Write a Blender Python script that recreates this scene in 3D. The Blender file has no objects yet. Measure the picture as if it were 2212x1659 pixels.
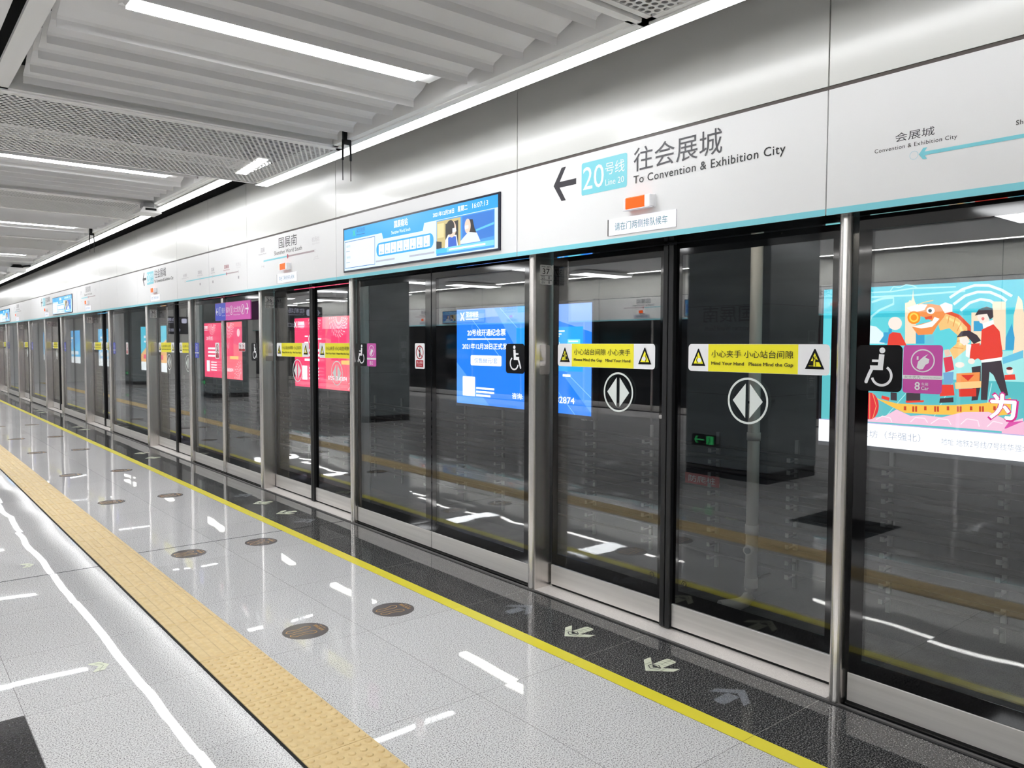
import bpy, bmesh, math, random
from mathutils import Vector, Matrix
random.seed(7)
S = bpy.context.scene
COL = S.collection
R = math.radians

# ------------------------------------------------------------------ camera
HC = 1.6
yaw, pitch, roll = R(39.31853), R(2.96154), R(.15649)
cd = bpy.data.cameras.new('camera'); cam = bpy.data.objects.new('camera', cd); COL.objects.link(cam)
fw = Vector((math.sin(yaw)*math.cos(pitch), math.cos(yaw)*math.cos(pitch), -math.sin(pitch)))
rt = Vector((math.cos(yaw), -math.sin(yaw), 0)); up = rt.cross(fw)
r2 = rt*math.cos(roll)+up*math.sin(roll); u2 = -rt*math.sin(roll)+up*math.cos(roll)
M = Matrix((r2, u2, -fw)).transposed().to_4x4(); M.translation = (0, 0, HC)
cam.matrix_world = M
cd.sensor_width = 36; cd.lens = 1691.593/2212*36; cd.clip_start = .05; cd.clip_end = 200
S.camera = cam
S.cycles.diffuse_bounces = 8
# ------------------------------------------------------------------ world, exposure
w = bpy.data.worlds.new('world'); S.world = w; w.use_nodes = True
w.node_tree.nodes['Background'].inputs[0].default_value = (.9, .95, 1, 1)
w.node_tree.nodes['Background'].inputs[1].default_value = .0
S.view_settings.view_transform = 'Standard'; S.view_settings.look = 'None'
S.view_settings.exposure = 0.6; S.view_settings.gamma = 1; S.view_settings.use_curve_mapping = False
LAMP_E, STRIP_E = 36.0, 8.0       # emission of the ceiling lamps and of the light line by the doors

# ------------------------------------------------------------------ materials
def lin(c):
    return tuple((v/255/12.92 if v/255 <= .04045 else ((v/255+.055)/1.055)**2.4) for v in c)
MATS = {}
def mat(name, col, rough=.5, metal=0., spec=.5, coat=0., alpha=None):
    if name in MATS: return MATS[name]
    m = bpy.data.materials.new(name); m.use_nodes = True; b = m.node_tree.nodes['Principled BSDF']
    b.inputs['Base Color'].default_value = (*lin(col), 1); b.inputs['Roughness'].default_value = rough
    b.inputs['Metallic'].default_value = metal; b.inputs['Specular IOR Level'].default_value = spec
    b.inputs['Coat Weight'].default_value = coat; b.inputs['Coat Roughness'].default_value = .05
    if alpha is not None: b.inputs['Alpha'].default_value = alpha
    MATS[name] = m; return m
def emi(col, s=1.):
    k = 'emit_%d_%d_%d_%.2f' % (*col, s)
    if k in MATS: return MATS[k]
    m = bpy.data.materials.new(k); m.use_nodes = True; b = m.node_tree.nodes['Principled BSDF']
    b.inputs['Base Color'].default_value = (.02, .02, .02, 1); b.inputs['Roughness'].default_value = .3
    b.inputs['Emission Color'].default_value = (*lin(col), 1); b.inputs['Emission Strength'].default_value = s
    MATS[k] = m; return m
def nodes(m):
    nt = m.node_tree; return nt, nt.nodes, nt.links
def N(nt, t, **kw):
    n = nt.nodes.new(t)
    for k, v in kw.items():
        if k.startswith('i'): n.inputs[int(k[1:])].default_value = v
        else: setattr(n, k, v)
    return n
def mth(nt, op, a, b=None, c=None, clamp=False):
    n = nt.nodes.new('ShaderNodeMath'); n.operation = op; n.use_clamp = clamp
    for i, v in enumerate((a, b, c)):
        if v is None: continue
        if isinstance(v, (int, float)): n.inputs[i].default_value = v
        else: nt.links.new(v, n.inputs[i])
    return n.outputs[0]
def vmth(nt, op, a, b=None):
    n = nt.nodes.new('ShaderNodeVectorMath'); n.operation = op
    for i, v in enumerate((a, b)):
        if v is None: continue
        if isinstance(v, (tuple, list)): n.inputs[i].default_value = v
        else: nt.links.new(v, n.inputs[i])
    return n.outputs['Value'] if op in ('DOT_PRODUCT', 'LENGTH') else n.outputs[0]

def granite(name, stops, px, py, ox, oy, jw, jcol, rough, tilt=.006, scale=170., spec=.5, jmix=.75):
    m = bpy.data.materials.new(name); m.use_nodes = True; nt, nn, L = nodes(m); b = nn['Principled BSDF']
    g = N(nt, 'ShaderNodeNewGeometry'); pos = g.outputs['Position']
    sx = N(nt, 'ShaderNodeSeparateXYZ'); L.new(pos, sx.inputs[0])
    n1 = N(nt, 'ShaderNodeTexNoise'); n1.inputs['Scale'].default_value = scale; n1.inputs['Detail'].default_value = 2.5; n1.inputs['Roughness'].default_value = .62; L.new(pos, n1.inputs['Vector'])
    cr = N(nt, 'ShaderNodeValToRGB'); L.new(n1.outputs['Fac'], cr.inputs[0])
    e = cr.color_ramp.elements
    while len(e) < len(stops): e.new(.5)
    for i, (p, c) in enumerate(stops): e[i].position = p; e[i].color = (*lin(c), 1)
    # tiles
    tx = mth(nt, 'DIVIDE', mth(nt, 'SUBTRACT', sx.outputs[0], ox), px); ty = mth(nt, 'DIVIDE', mth(nt, 'SUBTRACT', sx.outputs[1], oy), py)
    cmb = N(nt, 'ShaderNodeCombineXYZ'); L.new(mth(nt, 'FLOOR', tx), cmb.inputs[0]); L.new(mth(nt, 'FLOOR', ty), cmb.inputs[1])
    wn = N(nt, 'ShaderNodeTexWhiteNoise', noise_dimensions='3D'); L.new(cmb.outputs[0], wn.inputs['Vector'])
    dx = mth(nt, 'MULTIPLY', mth(nt, 'SUBTRACT', .5, mth(nt, 'ABSOLUTE', mth(nt, 'SUBTRACT', mth(nt, 'FRACT', tx), .5))), px)
    dy = mth(nt, 'MULTIPLY', mth(nt, 'SUBTRACT', .5, mth(nt, 'ABSOLUTE', mth(nt, 'SUBTRACT', mth(nt, 'FRACT', ty), .5))), py)
    joint = mth(nt, 'LESS_THAN', mth(nt, 'MINIMUM', dx, dy), jw)
    tint = mth(nt, 'ADD', .95, mth(nt, 'MULTIPLY', wn.outputs['Value'], .08))
    mx = N(nt, 'ShaderNodeMix', data_type='RGBA'); mx.blend_type = 'MULTIPLY'; mx.inputs['Factor'].default_value = 1
    L.new(cr.outputs[0], mx.inputs['A']); cb = N(nt, 'ShaderNodeCombineColor')
    for i in range(3): L.new(tint, cb.inputs[i])
    L.new(cb.outputs[0], mx.inputs['B'])
    mj = N(nt, 'ShaderNodeMix', data_type='RGBA'); L.new(mth(nt, 'MULTIPLY', joint, jmix), mj.inputs['Factor']); L.new(mx.outputs['Result'], mj.inputs['A']); mj.inputs['B'].default_value = (*lin(jcol), 1)
    L.new(mj.outputs['Result'], b.inputs['Base Color'])
    # uneven laying of the polished slabs
    n2 = N(nt, 'ShaderNodeTexNoise'); n2.inputs['Scale'].default_value = 1.6; n2.inputs['Detail'].default_value = 1.; L.new(pos, n2.inputs['Vector'])
    off = vmth(nt, 'ADD', vmth(nt, 'MULTIPLY', vmth(nt, 'SUBTRACT', wn.outputs['Color'], (.5, .5, .5)), (tilt, tilt, 0)),
               vmth(nt, 'MULTIPLY', vmth(nt, 'SUBTRACT', n2.outputs['Color'], (.5, .5, .5)), (tilt*1.6, tilt*1.6, 0)))
    L.new(vmth(nt, 'NORMALIZE', vmth(nt, 'ADD', g.outputs['Normal'], off)), b.inputs['Normal'])
    b.inputs['Roughness'].default_value = rough; b.inputs['Specular IOR Level'].default_value = spec
    MATS[name] = m; return m

GR_R = granite('granite_light', [(.35, (122, 119, 121)), (.43, (190, 188, 190)), (.48, (232, 231, 231)), (.58, (249, 248, 248))], .5725, 1.0145, 1.525, 1.789, .0013, (110, 105, 108), .016, spec=.8)
GR_L = granite('granite_light_square', [(.35, (122, 119, 121)), (.43, (190, 188, 190)), (.48, (232, 231, 231)), (.58, (249, 248, 248))], .765, .765, .465, 3.085, .0012, (110, 105, 108), .016, spec=.8)
GR_D = granite('granite_dark', [(.36, (24, 24, 26)), (.47, (54, 54, 56)), (.56, (98, 98, 98)), (.66, (170, 170, 166))], 4., 1.0145, 0, 1.789, .0015, (168, 166, 160), .03, scale=160)
GR_DT = granite('granite_dark_tile', [(.36, (26, 26, 28)), (.5, (52, 52, 54)), (.62, (78, 78, 80)), (.75, (110, 110, 110))], 4., 4., 9, 9, .0, (60, 60, 60), .08, scale=160)

def thin_glass(name, tint, f0):
    """clear laminated sheet: mirror share rises with the angle, the rest passes straight through"""
    m = bpy.data.materials.new(name); m.use_nodes = True; nt, nn, L = nodes(m); nn.clear()
    out = N(nt, 'ShaderNodeOutputMaterial'); mx = N(nt, 'ShaderNodeMixShader'); tr = N(nt, 'ShaderNodeBsdfTransparent'); gl = N(nt, 'ShaderNodeBsdfGlossy')
    tr.inputs[0].default_value = (*tint, 1); gl.inputs['Roughness'].default_value = 0.0; gl.inputs[0].default_value = (1, 1, 1, 1)
    g = N(nt, 'ShaderNodeNewGeometry')
    c = mth(nt, 'ABSOLUTE', vmth(nt, 'DOT_PRODUCT', g.outputs['Normal'], g.outputs['Incoming']))
    p = mth(nt, 'POWER', mth(nt, 'SUBTRACT', 1., c, clamp=True), 5.)
    f = mth(nt, 'ADD', f0, mth(nt, 'MULTIPLY', p, 1-f0))
    L.new(f, mx.inputs[0]); L.new(tr.outputs[0], mx.inputs[1]); L.new(gl.outputs[0], mx.inputs[2]); L.new(mx.outputs[0], out.inputs[0])
    MATS[name] = m; return m
GLASS = thin_glass('door_glass', (.78, .80, .80), .092)

def perforated(name, col, dx, dy, rad):
    """white sheet with staggered round holes punched right through"""
    m = bpy.data.materials.new(name); m.use_nodes = True; nt, nn, L = nodes(m); b = nn['Principled BSDF']
    b.inputs['Base Color'].default_value = (*lin(col), 1); b.inputs['Roughness'].default_value = .5
    g = N(nt, 'ShaderNodeNewGeometry'); s = N(nt, 'ShaderNodeSeparateXYZ'); L.new(g.outputs['Position'], s.inputs[0])
    u = mth(nt, 'DIVIDE', s.outputs[0], dx); v = mth(nt, 'DIVIDE', s.outputs[1], dy*2)
    def cell(a, o, k): return mth(nt, 'MULTIPLY', mth(nt, 'SUBTRACT', mth(nt, 'FRACT', mth(nt, 'ADD', a, o)), .5), k)
    def d(o):
        x = cell(u, o, dx); y = cell(v, o, dy*2)
        return mth(nt, 'ADD', mth(nt, 'MULTIPLY', x, x), mth(nt, 'MULTIPLY', y, y))
    hole = mth(nt, 'LESS_THAN', mth(nt, 'MINIMUM', d(0.), d(.5)), rad*rad)
    L.new(mth(nt, 'SUBTRACT', 1., hole), b.inputs['Alpha'])
    MATS[name] = m; return m
PERF = perforated('perforated_white', (230, 229, 227), .039, .0365, .0145)

def noisy(name, c1, c2, scale, rough=.6, metal=0., stretch=(1, 1, 1)):
    m = bpy.data.materials.new(name); m.use_nodes = True; nt, nn, L = nodes(m); b = nn['Principled BSDF']
    g = N(nt, 'ShaderNodeNewGeometry'); n1 = N(nt, 'ShaderNodeTexNoise'); n1.inputs['Scale'].default_value = scale; n1.inputs['Detail'].default_value = 4
    L.new(vmth(nt, 'MULTIPLY', g.outputs['Position'], stretch), n1.inputs['Vector'])
    cr = N(nt, 'ShaderNodeValToRGB'); L.new(n1.outputs['Fac'], cr.inputs[0]); e = cr.color_ramp.elements
    e[0].position = .35; e[1].position = .65; e[0].color = (*lin(c1), 1); e[1].color = (*lin(c2), 1)
    L.new(cr.outputs[0], b.inputs['Base Color']); b.inputs['Roughness'].default_value = rough; b.inputs['Metallic'].default_value = metal
    MATS[name] = m; return m
TACT = noisy('tactile_yellow', (228, 198, 140), (238, 211, 155), 30, .45)
STEEL = noisy('brushed_steel', (222, 218, 214), (234, 230, 227), 40, .27, 1., (1, 1, .02))
KICK = noisy('brushed_kick_steel', (222, 219, 216), (234, 231, 228), 40, .5, .8, (1, .02, 1))
PLATE = noisy('ribbed_threshold', (226, 220, 216), (240, 235, 231), 160, .45, .3)
FRIT = mat('black_frit', (8, 8, 9), .05); RUB = mat('black_rubber', (22, 22, 25), .45); GAP = mat('dark_gap', (6, 6, 6), .8)
SOFF = mat('black_glossy_soffit', (10, 10, 11), .03)
ENAM = mat('white_enamel', (228, 228, 228), .5); ENAM_U = mat('satin_grey_enamel', (218, 218, 214), .24, .0, 1.)
CEILW = mat('ceiling_white', (232, 231, 229), .55); CEILG = mat('louvre_grey_white', (228, 227, 227), .45); TEAL = mat('line_teal', (126, 206, 218), .35)
YEL = mat('paint_yellow', (250, 236, 62), .3); VOID = mat('plenum_black', (10, 10, 11), .9); DUCT = mat('duct_grey', (150, 150, 150), .6)
INK = mat('ink_dark', (52, 50, 56), .4); INKB = mat('ink_black', (18, 16, 18), .4); WHT = mat('print_white', (240, 240, 240), .4); GREY = mat('print_grey', (165, 160, 165), .4)
MAUVE = mat('print_mauve_grey', (176, 160, 164), .4); ROSE = mat('print_rose', (176, 70, 90), .4); PALE = mat('print_palegrey', (205, 202, 204), .4)
SY = mat('sticker_yellow', (250, 240, 46), .3); SW = mat('sticker_white', (246, 246, 248), .3); SBK = mat('sticker_black', (26, 26, 28), .15); SRED = mat('sticker_red', (176, 26, 40), .3)
SMAG = mat('sticker_magenta', (210, 82, 176), .35); SBLU = mat('sticker_blue', (58, 78, 204), .3); SGW = mat('symbol_white', (228, 234, 231), .3)
SIGNBK = mat('sign_black', (26, 22, 34), .3)
STRIP = emi((253, 254, 255), STRIP_E); LAMP = emi((251, 253, 255), LAMP_E)
ORANGE = mat('beacon_orange', (246, 92, 16), .25)
ORANGE.node_tree.nodes['Principled BSDF'].inputs['Emission Color'].default_value = (*lin((246, 92, 16)), 1); ORANGE.node_tree.nodes['Principled BSDF'].inputs['Emission Strength'].default_value = .35
LUM = mat('luminous_pale', (232, 236, 214), .4); LUMK = mat('luminous_line', (150, 156, 128), .5)
TAPE = mat('clear_film', (190, 196, 206), .2, alpha=.38)

# ------------------------------------------------------------------ mesh helpers
class MB:
    def __init__(s): s.v = []; s.f = []; s.m = []; s.mats = []; s.sm = []
    def mi(s, m):
        if m not in s.mats: s.mats.append(m)
        return s.mats.index(m)
    def face(s, pts, m, smooth=False):
        n = len(s.v); s.v += [tuple(p) for p in pts]; s.f.append(tuple(range(n, n+len(pts)))); s.m.append(s.mi(m)); s.sm.append(smooth)
    def raw(s, vs, fs, m, smooth=False):
        n = len(s.v); s.v += [tuple(p) for p in vs]; k = s.mi(m)
        for f in fs: s.f.append(tuple(i+n for i in f)); s.m.append(k); s.sm.append(smooth)
    def box(s, x0, x1, y0, y1, z0, z1, m):
        vs = [(x, y, z) for x in (x0, x1) for y in (y0, y1) for z in (z0, z1)]
        s.raw(vs, [(0, 1, 3, 2), (4, 6, 7, 5), (0, 4, 5, 1), (2, 3, 7, 6), (0, 2, 6, 4), (1, 5, 7, 3)], m)
    def prism(s, prof, axis, a0, a1, m, smooth=False, cap=True):
        """prof: closed 2D outline; axis 'x': (y,z) swept in x; 'y': (x,z); 'z': (x,y)"""
        def P(p, a): return (a, p[0], p[1]) if axis == 'x' else ((p[0], a, p[1]) if axis == 'y' else (p[0], p[1], a))
        n = len(prof); vs = [P(p, a0) for p in prof]+[P(p, a1) for p in prof]
        s.raw(vs, [(i, (i+1) % n, n+(i+1) % n, n+i) for i in range(n)], m, smooth)
        if cap: s.raw(vs, [tuple(range(n-1, -1, -1)), tuple(range(n, 2*n))], m)
    def tube(s, pts, r, m, seg=10, cap=True):
        pts = [Vector(p) for p in pts]; rings = []
        for i, p in enumerate(pts):
            t = (pts[min(i+1, len(pts)-1)]-pts[max(i-1, 0)]).normalized()
            a = t.cross(Vector((0, 0, 1)) if abs(t.z) < .9 else Vector((1, 0, 0))).normalized(); b = t.cross(a)
            rr = r[i] if isinstance(r, (list, tuple)) else r
            rings.append([p+(a*math.cos(k*2*math.pi/seg)+b*math.sin(k*2*math.pi/seg))*rr for k in range(seg)])
        vs = [q for rg in rings for q in rg]
        fs = [(i*seg+k, i*seg+(k+1) % seg, (i+1)*seg+(k+1) % seg, (i+1)*seg+k) for i in range(len(pts)-1) for k in range(seg)]
        s.raw(vs, fs, m, True)
        if cap: s.raw(vs, [tuple(range(seg-1, -1, -1)), tuple((len(pts)-1)*seg+k for k in range(seg))], m)
    def build(s, name, parent=None, bevel=0.):
        me = bpy.data.meshes.new(name); me.from_pydata(s.v, [], s.f)
        for m in s.mats: me.materials.append(m)
        me.polygons.foreach_set('material_index', s.m); me.polygons.foreach_set('use_smooth', s.sm)
        bm = bmesh.new(); bm.from_mesh(me); bmesh.ops.remove_doubles(bm, verts=bm.verts, dist=1e-6); bm.to_mesh(me); bm.free(); me.update()
        o = bpy.data.objects.new(name, me); COL.objects.link(o)
        if parent: o.parent = parent
        if bevel:
            b = o.modifiers.new('bevel', 'BEVEL'); b.width = bevel; b.segments = 2; b.limit_method = 'ANGLE'
        return o
def tag(o, label=None, cat=None, group=None, kind=None):
    if label: o['label'] = label
    if cat: o['category'] = cat
    if group: o['group'] = group
    if kind: o['kind'] = kind
    return o
def empty(name, loc=(0, 0, 0), label=None, cat=None, group=None, kind=None):
    o = bpy.data.objects.new(name, None); COL.objects.link(o); o.location = loc; o.empty_display_size = .1
    return tag(o, label, cat, group, kind)
KIDS = {}
def copy_tree(o, loc=None, rz=None, label=None, group=None, parent=None):
    c = o.copy(); COL.objects.link(c)
    if parent: c.parent = parent
    for ch in [x for x in COL.objects if x.parent == o]: copy_tree(ch, parent=c)
    if loc is not None: c.location = loc
    if rz is not None: c.rotation_euler = (0, 0, rz)
    if label: c['label'] = label
    if group: c['group'] = group
    return c

# text outlines, cached: (verts2d, faces, x0, x1, y0, y1)
TX = {}
def glyphs(body, bold=0., gap=1.):
    k = (body, bold, gap)
    if k in TX: return TX[k]
    c = bpy.data.curves.new('text', 'FONT'); c.body = body; c.offset = bold; c.resolution_u = 3; c.space_character = gap
    o = bpy.data.objects.new('text', c); COL.objects.link(o); bpy.context.view_layer.update()
    me = bpy.data.meshes.new_from_object(o.evaluated_get(bpy.context.evaluated_depsgraph_get()))
    v = [(p.co.x, p.co.y) for p in me.vertices]; f = [tuple(p.vertices) for p in me.polygons]
    bpy.data.objects.remove(o); bpy.data.curves.remove(c); bpy.data.meshes.remove(me)
    xs = [p[0] for p in v]; ys = [p[1] for p in v]
    TX[k] = (v, f, min(xs), max(xs), min(ys), max(ys)); return TX[k]
class Sign(MB):
    """flat artwork: o origin, u right, v up, n towards the viewer; each layer lies a hair in front of the last"""
    def __init__(s, o=(0, 0, 0), u=(0, -1, 0), v=(0, 0, 1), n=(-1, 0, 0), step=.00025):
        super().__init__(); s.o = Vector(o); s.u = Vector(u); s.vv = Vector(v); s.n = Vector(n); s.d = 0.; s.step = step
    def W(s, p): return s.o+s.u*p[0]+s.vv*p[1]+s.n*s.d
    def poly(s, pts, m): s.d += s.step; s.face([s.W(p) for p in pts], m)
    def rect(s, x0, y0, x1, y1, m): s.poly([(x0, y0), (x1, y0), (x1, y1), (x0, y1)], m)
    def rrect(s, x0, y0, x1, y1, r, m, seg=5):
        pts = []
        for cx, cy, a in ((x1-r, y0+r, -90), (x1-r, y1-r, 0), (x0+r, y1-r, 90), (x0+r, y0+r, 180)):
            pts += [(cx+r*math.cos(R(a+90*k/seg)), cy+r*math.sin(R(a+90*k/seg))) for k in range(seg+1)]
        s.poly(pts, m)
    def slab(s, pts, t, m):
        """first layer with a real thickness t behind the face"""
        n = len(pts); a = [s.W(p) for p in pts]; b = [q-s.n*t for q in a]
        s.raw(a+b, [tuple(range(n))]+[((i+1) % n, i, n+i, n+(i+1) % n) for i in range(n)]+[tuple(range(2*n-1, n-1, -1))], m)
    def rslab(s, x0, y0, x1, y1, r, t, m, seg=5):
        pts = []
        for cx, cy, a in ((x1-r, y0+r, -90), (x1-r, y1-r, 0), (x0+r, y1-r, 90), (x0+r, y0+r, 180)):
            pts += [(cx+r*math.cos(R(a+90*k/seg)), cy+r*math.sin(R(a+90*k/seg))) for k in range(seg+1)]
        s.slab(pts, t, m)
    def disc(s, cx, cy, rx, m, ry=None, seg=28): 
        ry = ry or rx; s.poly([(cx+rx*math.cos(2*math.pi*k/seg), cy+ry*math.sin(2*math.pi*k/seg)) for k in range(seg)], m)
    def arc(s, cx, cy, r, w, a0, a1, m, seg=24):
        s.line([(cx+r*math.cos(R(a0+(a1-a0)*k/seg)), cy+r*math.sin(R(a0+(a1-a0)*k/seg))) for k in range(seg+1)], w, m)
    def ring(s, cx, cy, r, w, m): s.arc(cx, cy, r, w, 0, 360, m, 36)
    def line(s, pts, w, m):
        s.d += s.step; L = []; Rr = []
        for i, p in enumerate(pts):
            a = pts[max(i-1, 0)]; b = pts[min(i+1, len(pts)-1)]; dx, dy = b[0]-a[0], b[1]-a[1]; l = math.hypot(dx, dy) or 1
            L.append((p[0]-dy/l*w/2, p[1]+dx/l*w/2)); Rr.append((p[0]+dy/l*w/2, p[1]-dx/l*w/2))
        vs = [s.W(p) for p in L]+[s.W(p) for p in Rr]; n = len(pts)
        s.raw(vs, [(i, n+i, n+i+1, i+1) for i in range(n-1)], m)
    def text(s, body, x0, y0, h, m, w=None, bold=0., gap=1., align='l'):
        """fit the drawn outline: lower edge y0, height h, width w (or natural)"""
        v, f, a, b, c, e = glyphs(body, 0., gap)
        sy = h/(e-c); sx = w/(b-a) if w else sy; W = (b-a)*sx; k = bold*sy*.8
        xo = x0 if align == 'l' else (x0-W/2 if align == 'c' else x0-W)
        for dx, dy in (((k, 0), (-k, 0), (0, k), (0, -k)) if bold else ((0, 0),)):      # heavier strokes: shifted prints one over the other
            s.d += s.step*(.4 if bold else 1)
            s.raw([s.W((xo+dx+(p[0]-a)*sx, y0+dy+(p[1]-c)*sy)) for p in v], f, m)
    def arrow(s, x0, x1, yc, hh, t, m):
        """plain arrow whose tip is at x0"""
        d = 1 if x1 > x0 else -1
        s.line([(x0+d*t*.6, yc), (x1, yc)], t, m)
        k = hh*.72
        for sg in (1, -1):
            s.poly([(x0, yc), (x0+d*t*1.25, yc), (x0+d*(k+t*1.1), yc+sg*hh), (x0+d*k, yc+sg*hh)][::(1 if sg*d < 0 else -1)], m)
# ------------------------------------------------------------------ places (metres; x towards the track, y along the platform)
Y0, Y1 = -7.0, 36.0
XH, XP, XD, XT = 3.21, 3.33, 3.44, 7.3         # header face, fixed glass, door glass, track wall
ZH, ZG, ZTOP = 2.155, 2.695, 3.33              # header underside, seam between fascia rows, fascia top
ND = 7
yR = [1.76+4.525*k for k in range(ND)]          # jamb nearer the camera
yL = [3.84+4.525*k for k in range(ND)]
CX = -1.975                                    # middle of the island platform
ORD = ['first', 'second', 'third', 'fourth', 'fifth', 'sixth', 'seventh', 'eighth', 'ninth', 'tenth', 'eleventh', 'twelfth', 'thirteenth', 'fourteenth', 'fifteenth']
def struct(mb, name): return tag(mb.build(name), kind='structure')

# floor: light slabs, square slabs left of the tactile strip, dark edge band
b = MB(); b.box(1.525, 2.67, Y0, Y1, -.08, 0, GR_R); b.box(-7.2, 1.23, Y0, Y1, -.08, 0, GR_L); b.box(1.23, 1.525, Y0, Y1, -.08, 0.0, GR_R)
b.box(2.755, 3.258, Y0, Y1, -.08, 0, GR_D); b.box(2.67, 2.755, Y0, Y1, -.08, -.0005, GR_D); b.box(3.258, 3.46, Y0, Y1, -.2, -.012, GAP)
b.box(3.26, 3.46, Y0, Y1, -1.2, -.2, DUCT)
for j, (xa, xb) in ((6.353, (1.525, 3.258)), (6.145, (-7.2, 1.228))): b.box(xa, xb, j-.005, j+.005, -.05, .0006, GAP)
b.box(1.216, 1.229, Y0, Y1, -.05, .0007, GAP)
struct(b, 'floor')
b = MB(); b.box(-.3, .463, 3.09, 3.861, -.01, .0008, GR_DT); tag(b.build('dark_floor_tile'), 'dark grey granite square tile let into the pale floor', 'floor tile')
b = MB()
for i in range(int((Y1-Y0)/1.0145)-1):
    y = 1.789+1.0145*(i-8); b.box(2.672, 2.753, y+.0012, y+1.0133, -.004, .0008, YEL)
tag(b.build('yellow_line'), 'bright yellow safety line between light and dark granite', 'floor line')
# tactile strip
b = MB(); y = 2.762-.6*10
while y < Y1-.7:
    b.box(1.2295, 1.5235, y+.0015, y+.5985, -.004, .0045, TACT); dots = y < 3.9
    if dots:
        for i in range(12):
            for j in range(6):
                cx, cy = 1.253+.0495*j, y+.026+.0498*i
                if cy < 1.2: continue
                vs = [(cx+r*math.cos(k*math.pi/5), cy+r*math.sin(k*math.pi/5), z) for r, z in ((.0165, .0045), (.0125, .0085), (.006, .0095)) for k in range(10)]
                fs = [(a*10+k, a*10+(k+1) % 10, a*10+10+(k+1) % 10, a*10+10+k) for a in range(2) for k in range(10)]+[tuple(range(20, 30))]
                b.raw(vs, fs, TACT)
    elif y < 32:
        for i in range(2):
            for j in range(4):
                xa = 1.245+.0705*j; ya = y+.014+.3*i; xb = xa+.048; yb = ya+.272; e = .009
                b.raw([(xa, ya, .0045), (xb, ya, .0045), (xb, yb, .0045), (xa, yb, .0045), (xa+e, ya+e, .0092), (xb-e, ya+e, .0092), (xb-e, yb-e, .0092), (xa+e, yb-e, .0092)],
                      [(0, 1, 5, 4), (1, 2, 6, 5), (2, 3, 7, 6), (3, 0, 4, 7), (4, 5, 6, 7)], TACT)
    y += .6
tag(b.build('tactile_paving'), 'yellow tactile paving strip running along the platform', 'tactile paving')
b = MB(); b.box(3.259, 3.276, Y0, Y1, -.06, .003, RUB); b.box(3.279, 3.298, Y0, Y1, -.06, .001, mat('edge_grey', (96, 94, 94), .5)); struct(b, 'trim_1')

# ---- number plates and sliding doors
def wheelchair(s, cx, cy, h, m, flip=1):
    k = h/100.
    def p(x, y): return (cx+flip*x*k, cy+y*k)
    s.disc(*p(6, 43), 7.5*k, m)
    s.line([p(5, 33), p(4, 20), p(2, 0)], 14*k, m); s.line([p(4, 16), p(-20, 16)], 6*k, m)
    s.poly([p(9, 4), p(9, -8), p(-24, -8), p(-25, 4)], m); s.line([p(-19, -3), p(-27, -20), p(-34, -38)], 9*k, m); s.disc(*p(-34, -39), 4.5*k, m)
    pts = [p(6+25*math.cos(R(a)), -22+25*math.sin(R(a))) for a in range(-166, 62, 8)]
    s.line(pts, 6.5*k, m)
def warn_tri(s, cx, y0, wdt, h, kind, flip=1):
    s.poly([(cx-wdt/2, y0), (cx+wdt/2, y0), (cx+wdt*.03, y0+h), (cx-wdt*.03, y0+h)], SBK)
    q = lambda a, c: (cx+flip*a*wdt, y0+c*h)
    s.poly([q(-.34, .13), q(.34, .13), q(0, .8)][::1], SY)
    if kind == 'gap':
        s.poly([q(-.34, .13), q(-.06, .13), q(-.06, .4), q(-.2, .4)], SBK); s.line([q(-.3, .16), q(.0, .16)], .02*h, SY)
        s.poly([q(.03, .36), q(.24, .36), q(.2, .44), q(.07, .5), q(.03, .44)], SBK); s.line([q(.05, .14), q(.05, .36)], .03*h, SBK)
        s.disc(*q(-.06, .6), .035*h, SBK); s.line([q(-.06, .57), q(-.06, .4)], .05*h, SBK); s.line([q(-.1, .55), q(-.05, .57), q(.04, .47)], .03*h, SBK)
        s.line([q(.02, .5), q(.03, .62), q(.08, .68)], .02*h, SBK)
    else:
        s.disc(*q(.07, .33), .15*h, SW, ry=.13*h); s.line([q(-.1, .64), q(-.08, .45), q(-.13, .33), q(-.08, .22), q(-.06, .15)], .045*h, SBK)
def warn_sticker(hand_first):
    """yellow warning strip; local u 0..0.81, v 0..0.145"""
    s = Sign((0, 0, 0), step=.0002)
    s.rslab(0, 0, .81, .145, .02, .001, SW); s.rect(.13, .001, .65, .144, SY)
    ks = ('hand', 'gap') if hand_first else ('gap', 'hand')
    warn_tri(s, .066, .028, .092, .092, ks[0], 1 if hand_first else -1); warn_tri(s, .736, .028, .098, .095, ks[1], 1 if hand_first else -1)
    zh = '小心夹手 小心站台间隙' if hand_first else '小心站台间隙 小心夹手'; en = 'Mind Your Hand   Please Mind the Gap' if hand_first else 'Please Mind the Gap   Mind Your Hand'
    s.text(zh, .152, .075, .038, INKB, w=.474); s.text(en, .152, .031, .022, INKB, w=.474, bold=.022)
    return s
def open_symbol():
    s = Sign((0, 0, 0), step=.0002)
    s.ring(0, 0, .113, .011, SGW)
    for f in (1, -1): s.poly([(f*.012, .088), (f*.012, -.088), (f*.088, 0)], SGW)
    return s
def shift(s, o):
    o = Vector(o); s.v = [tuple(Vector(p)+o) for p in s.v]; return s

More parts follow.
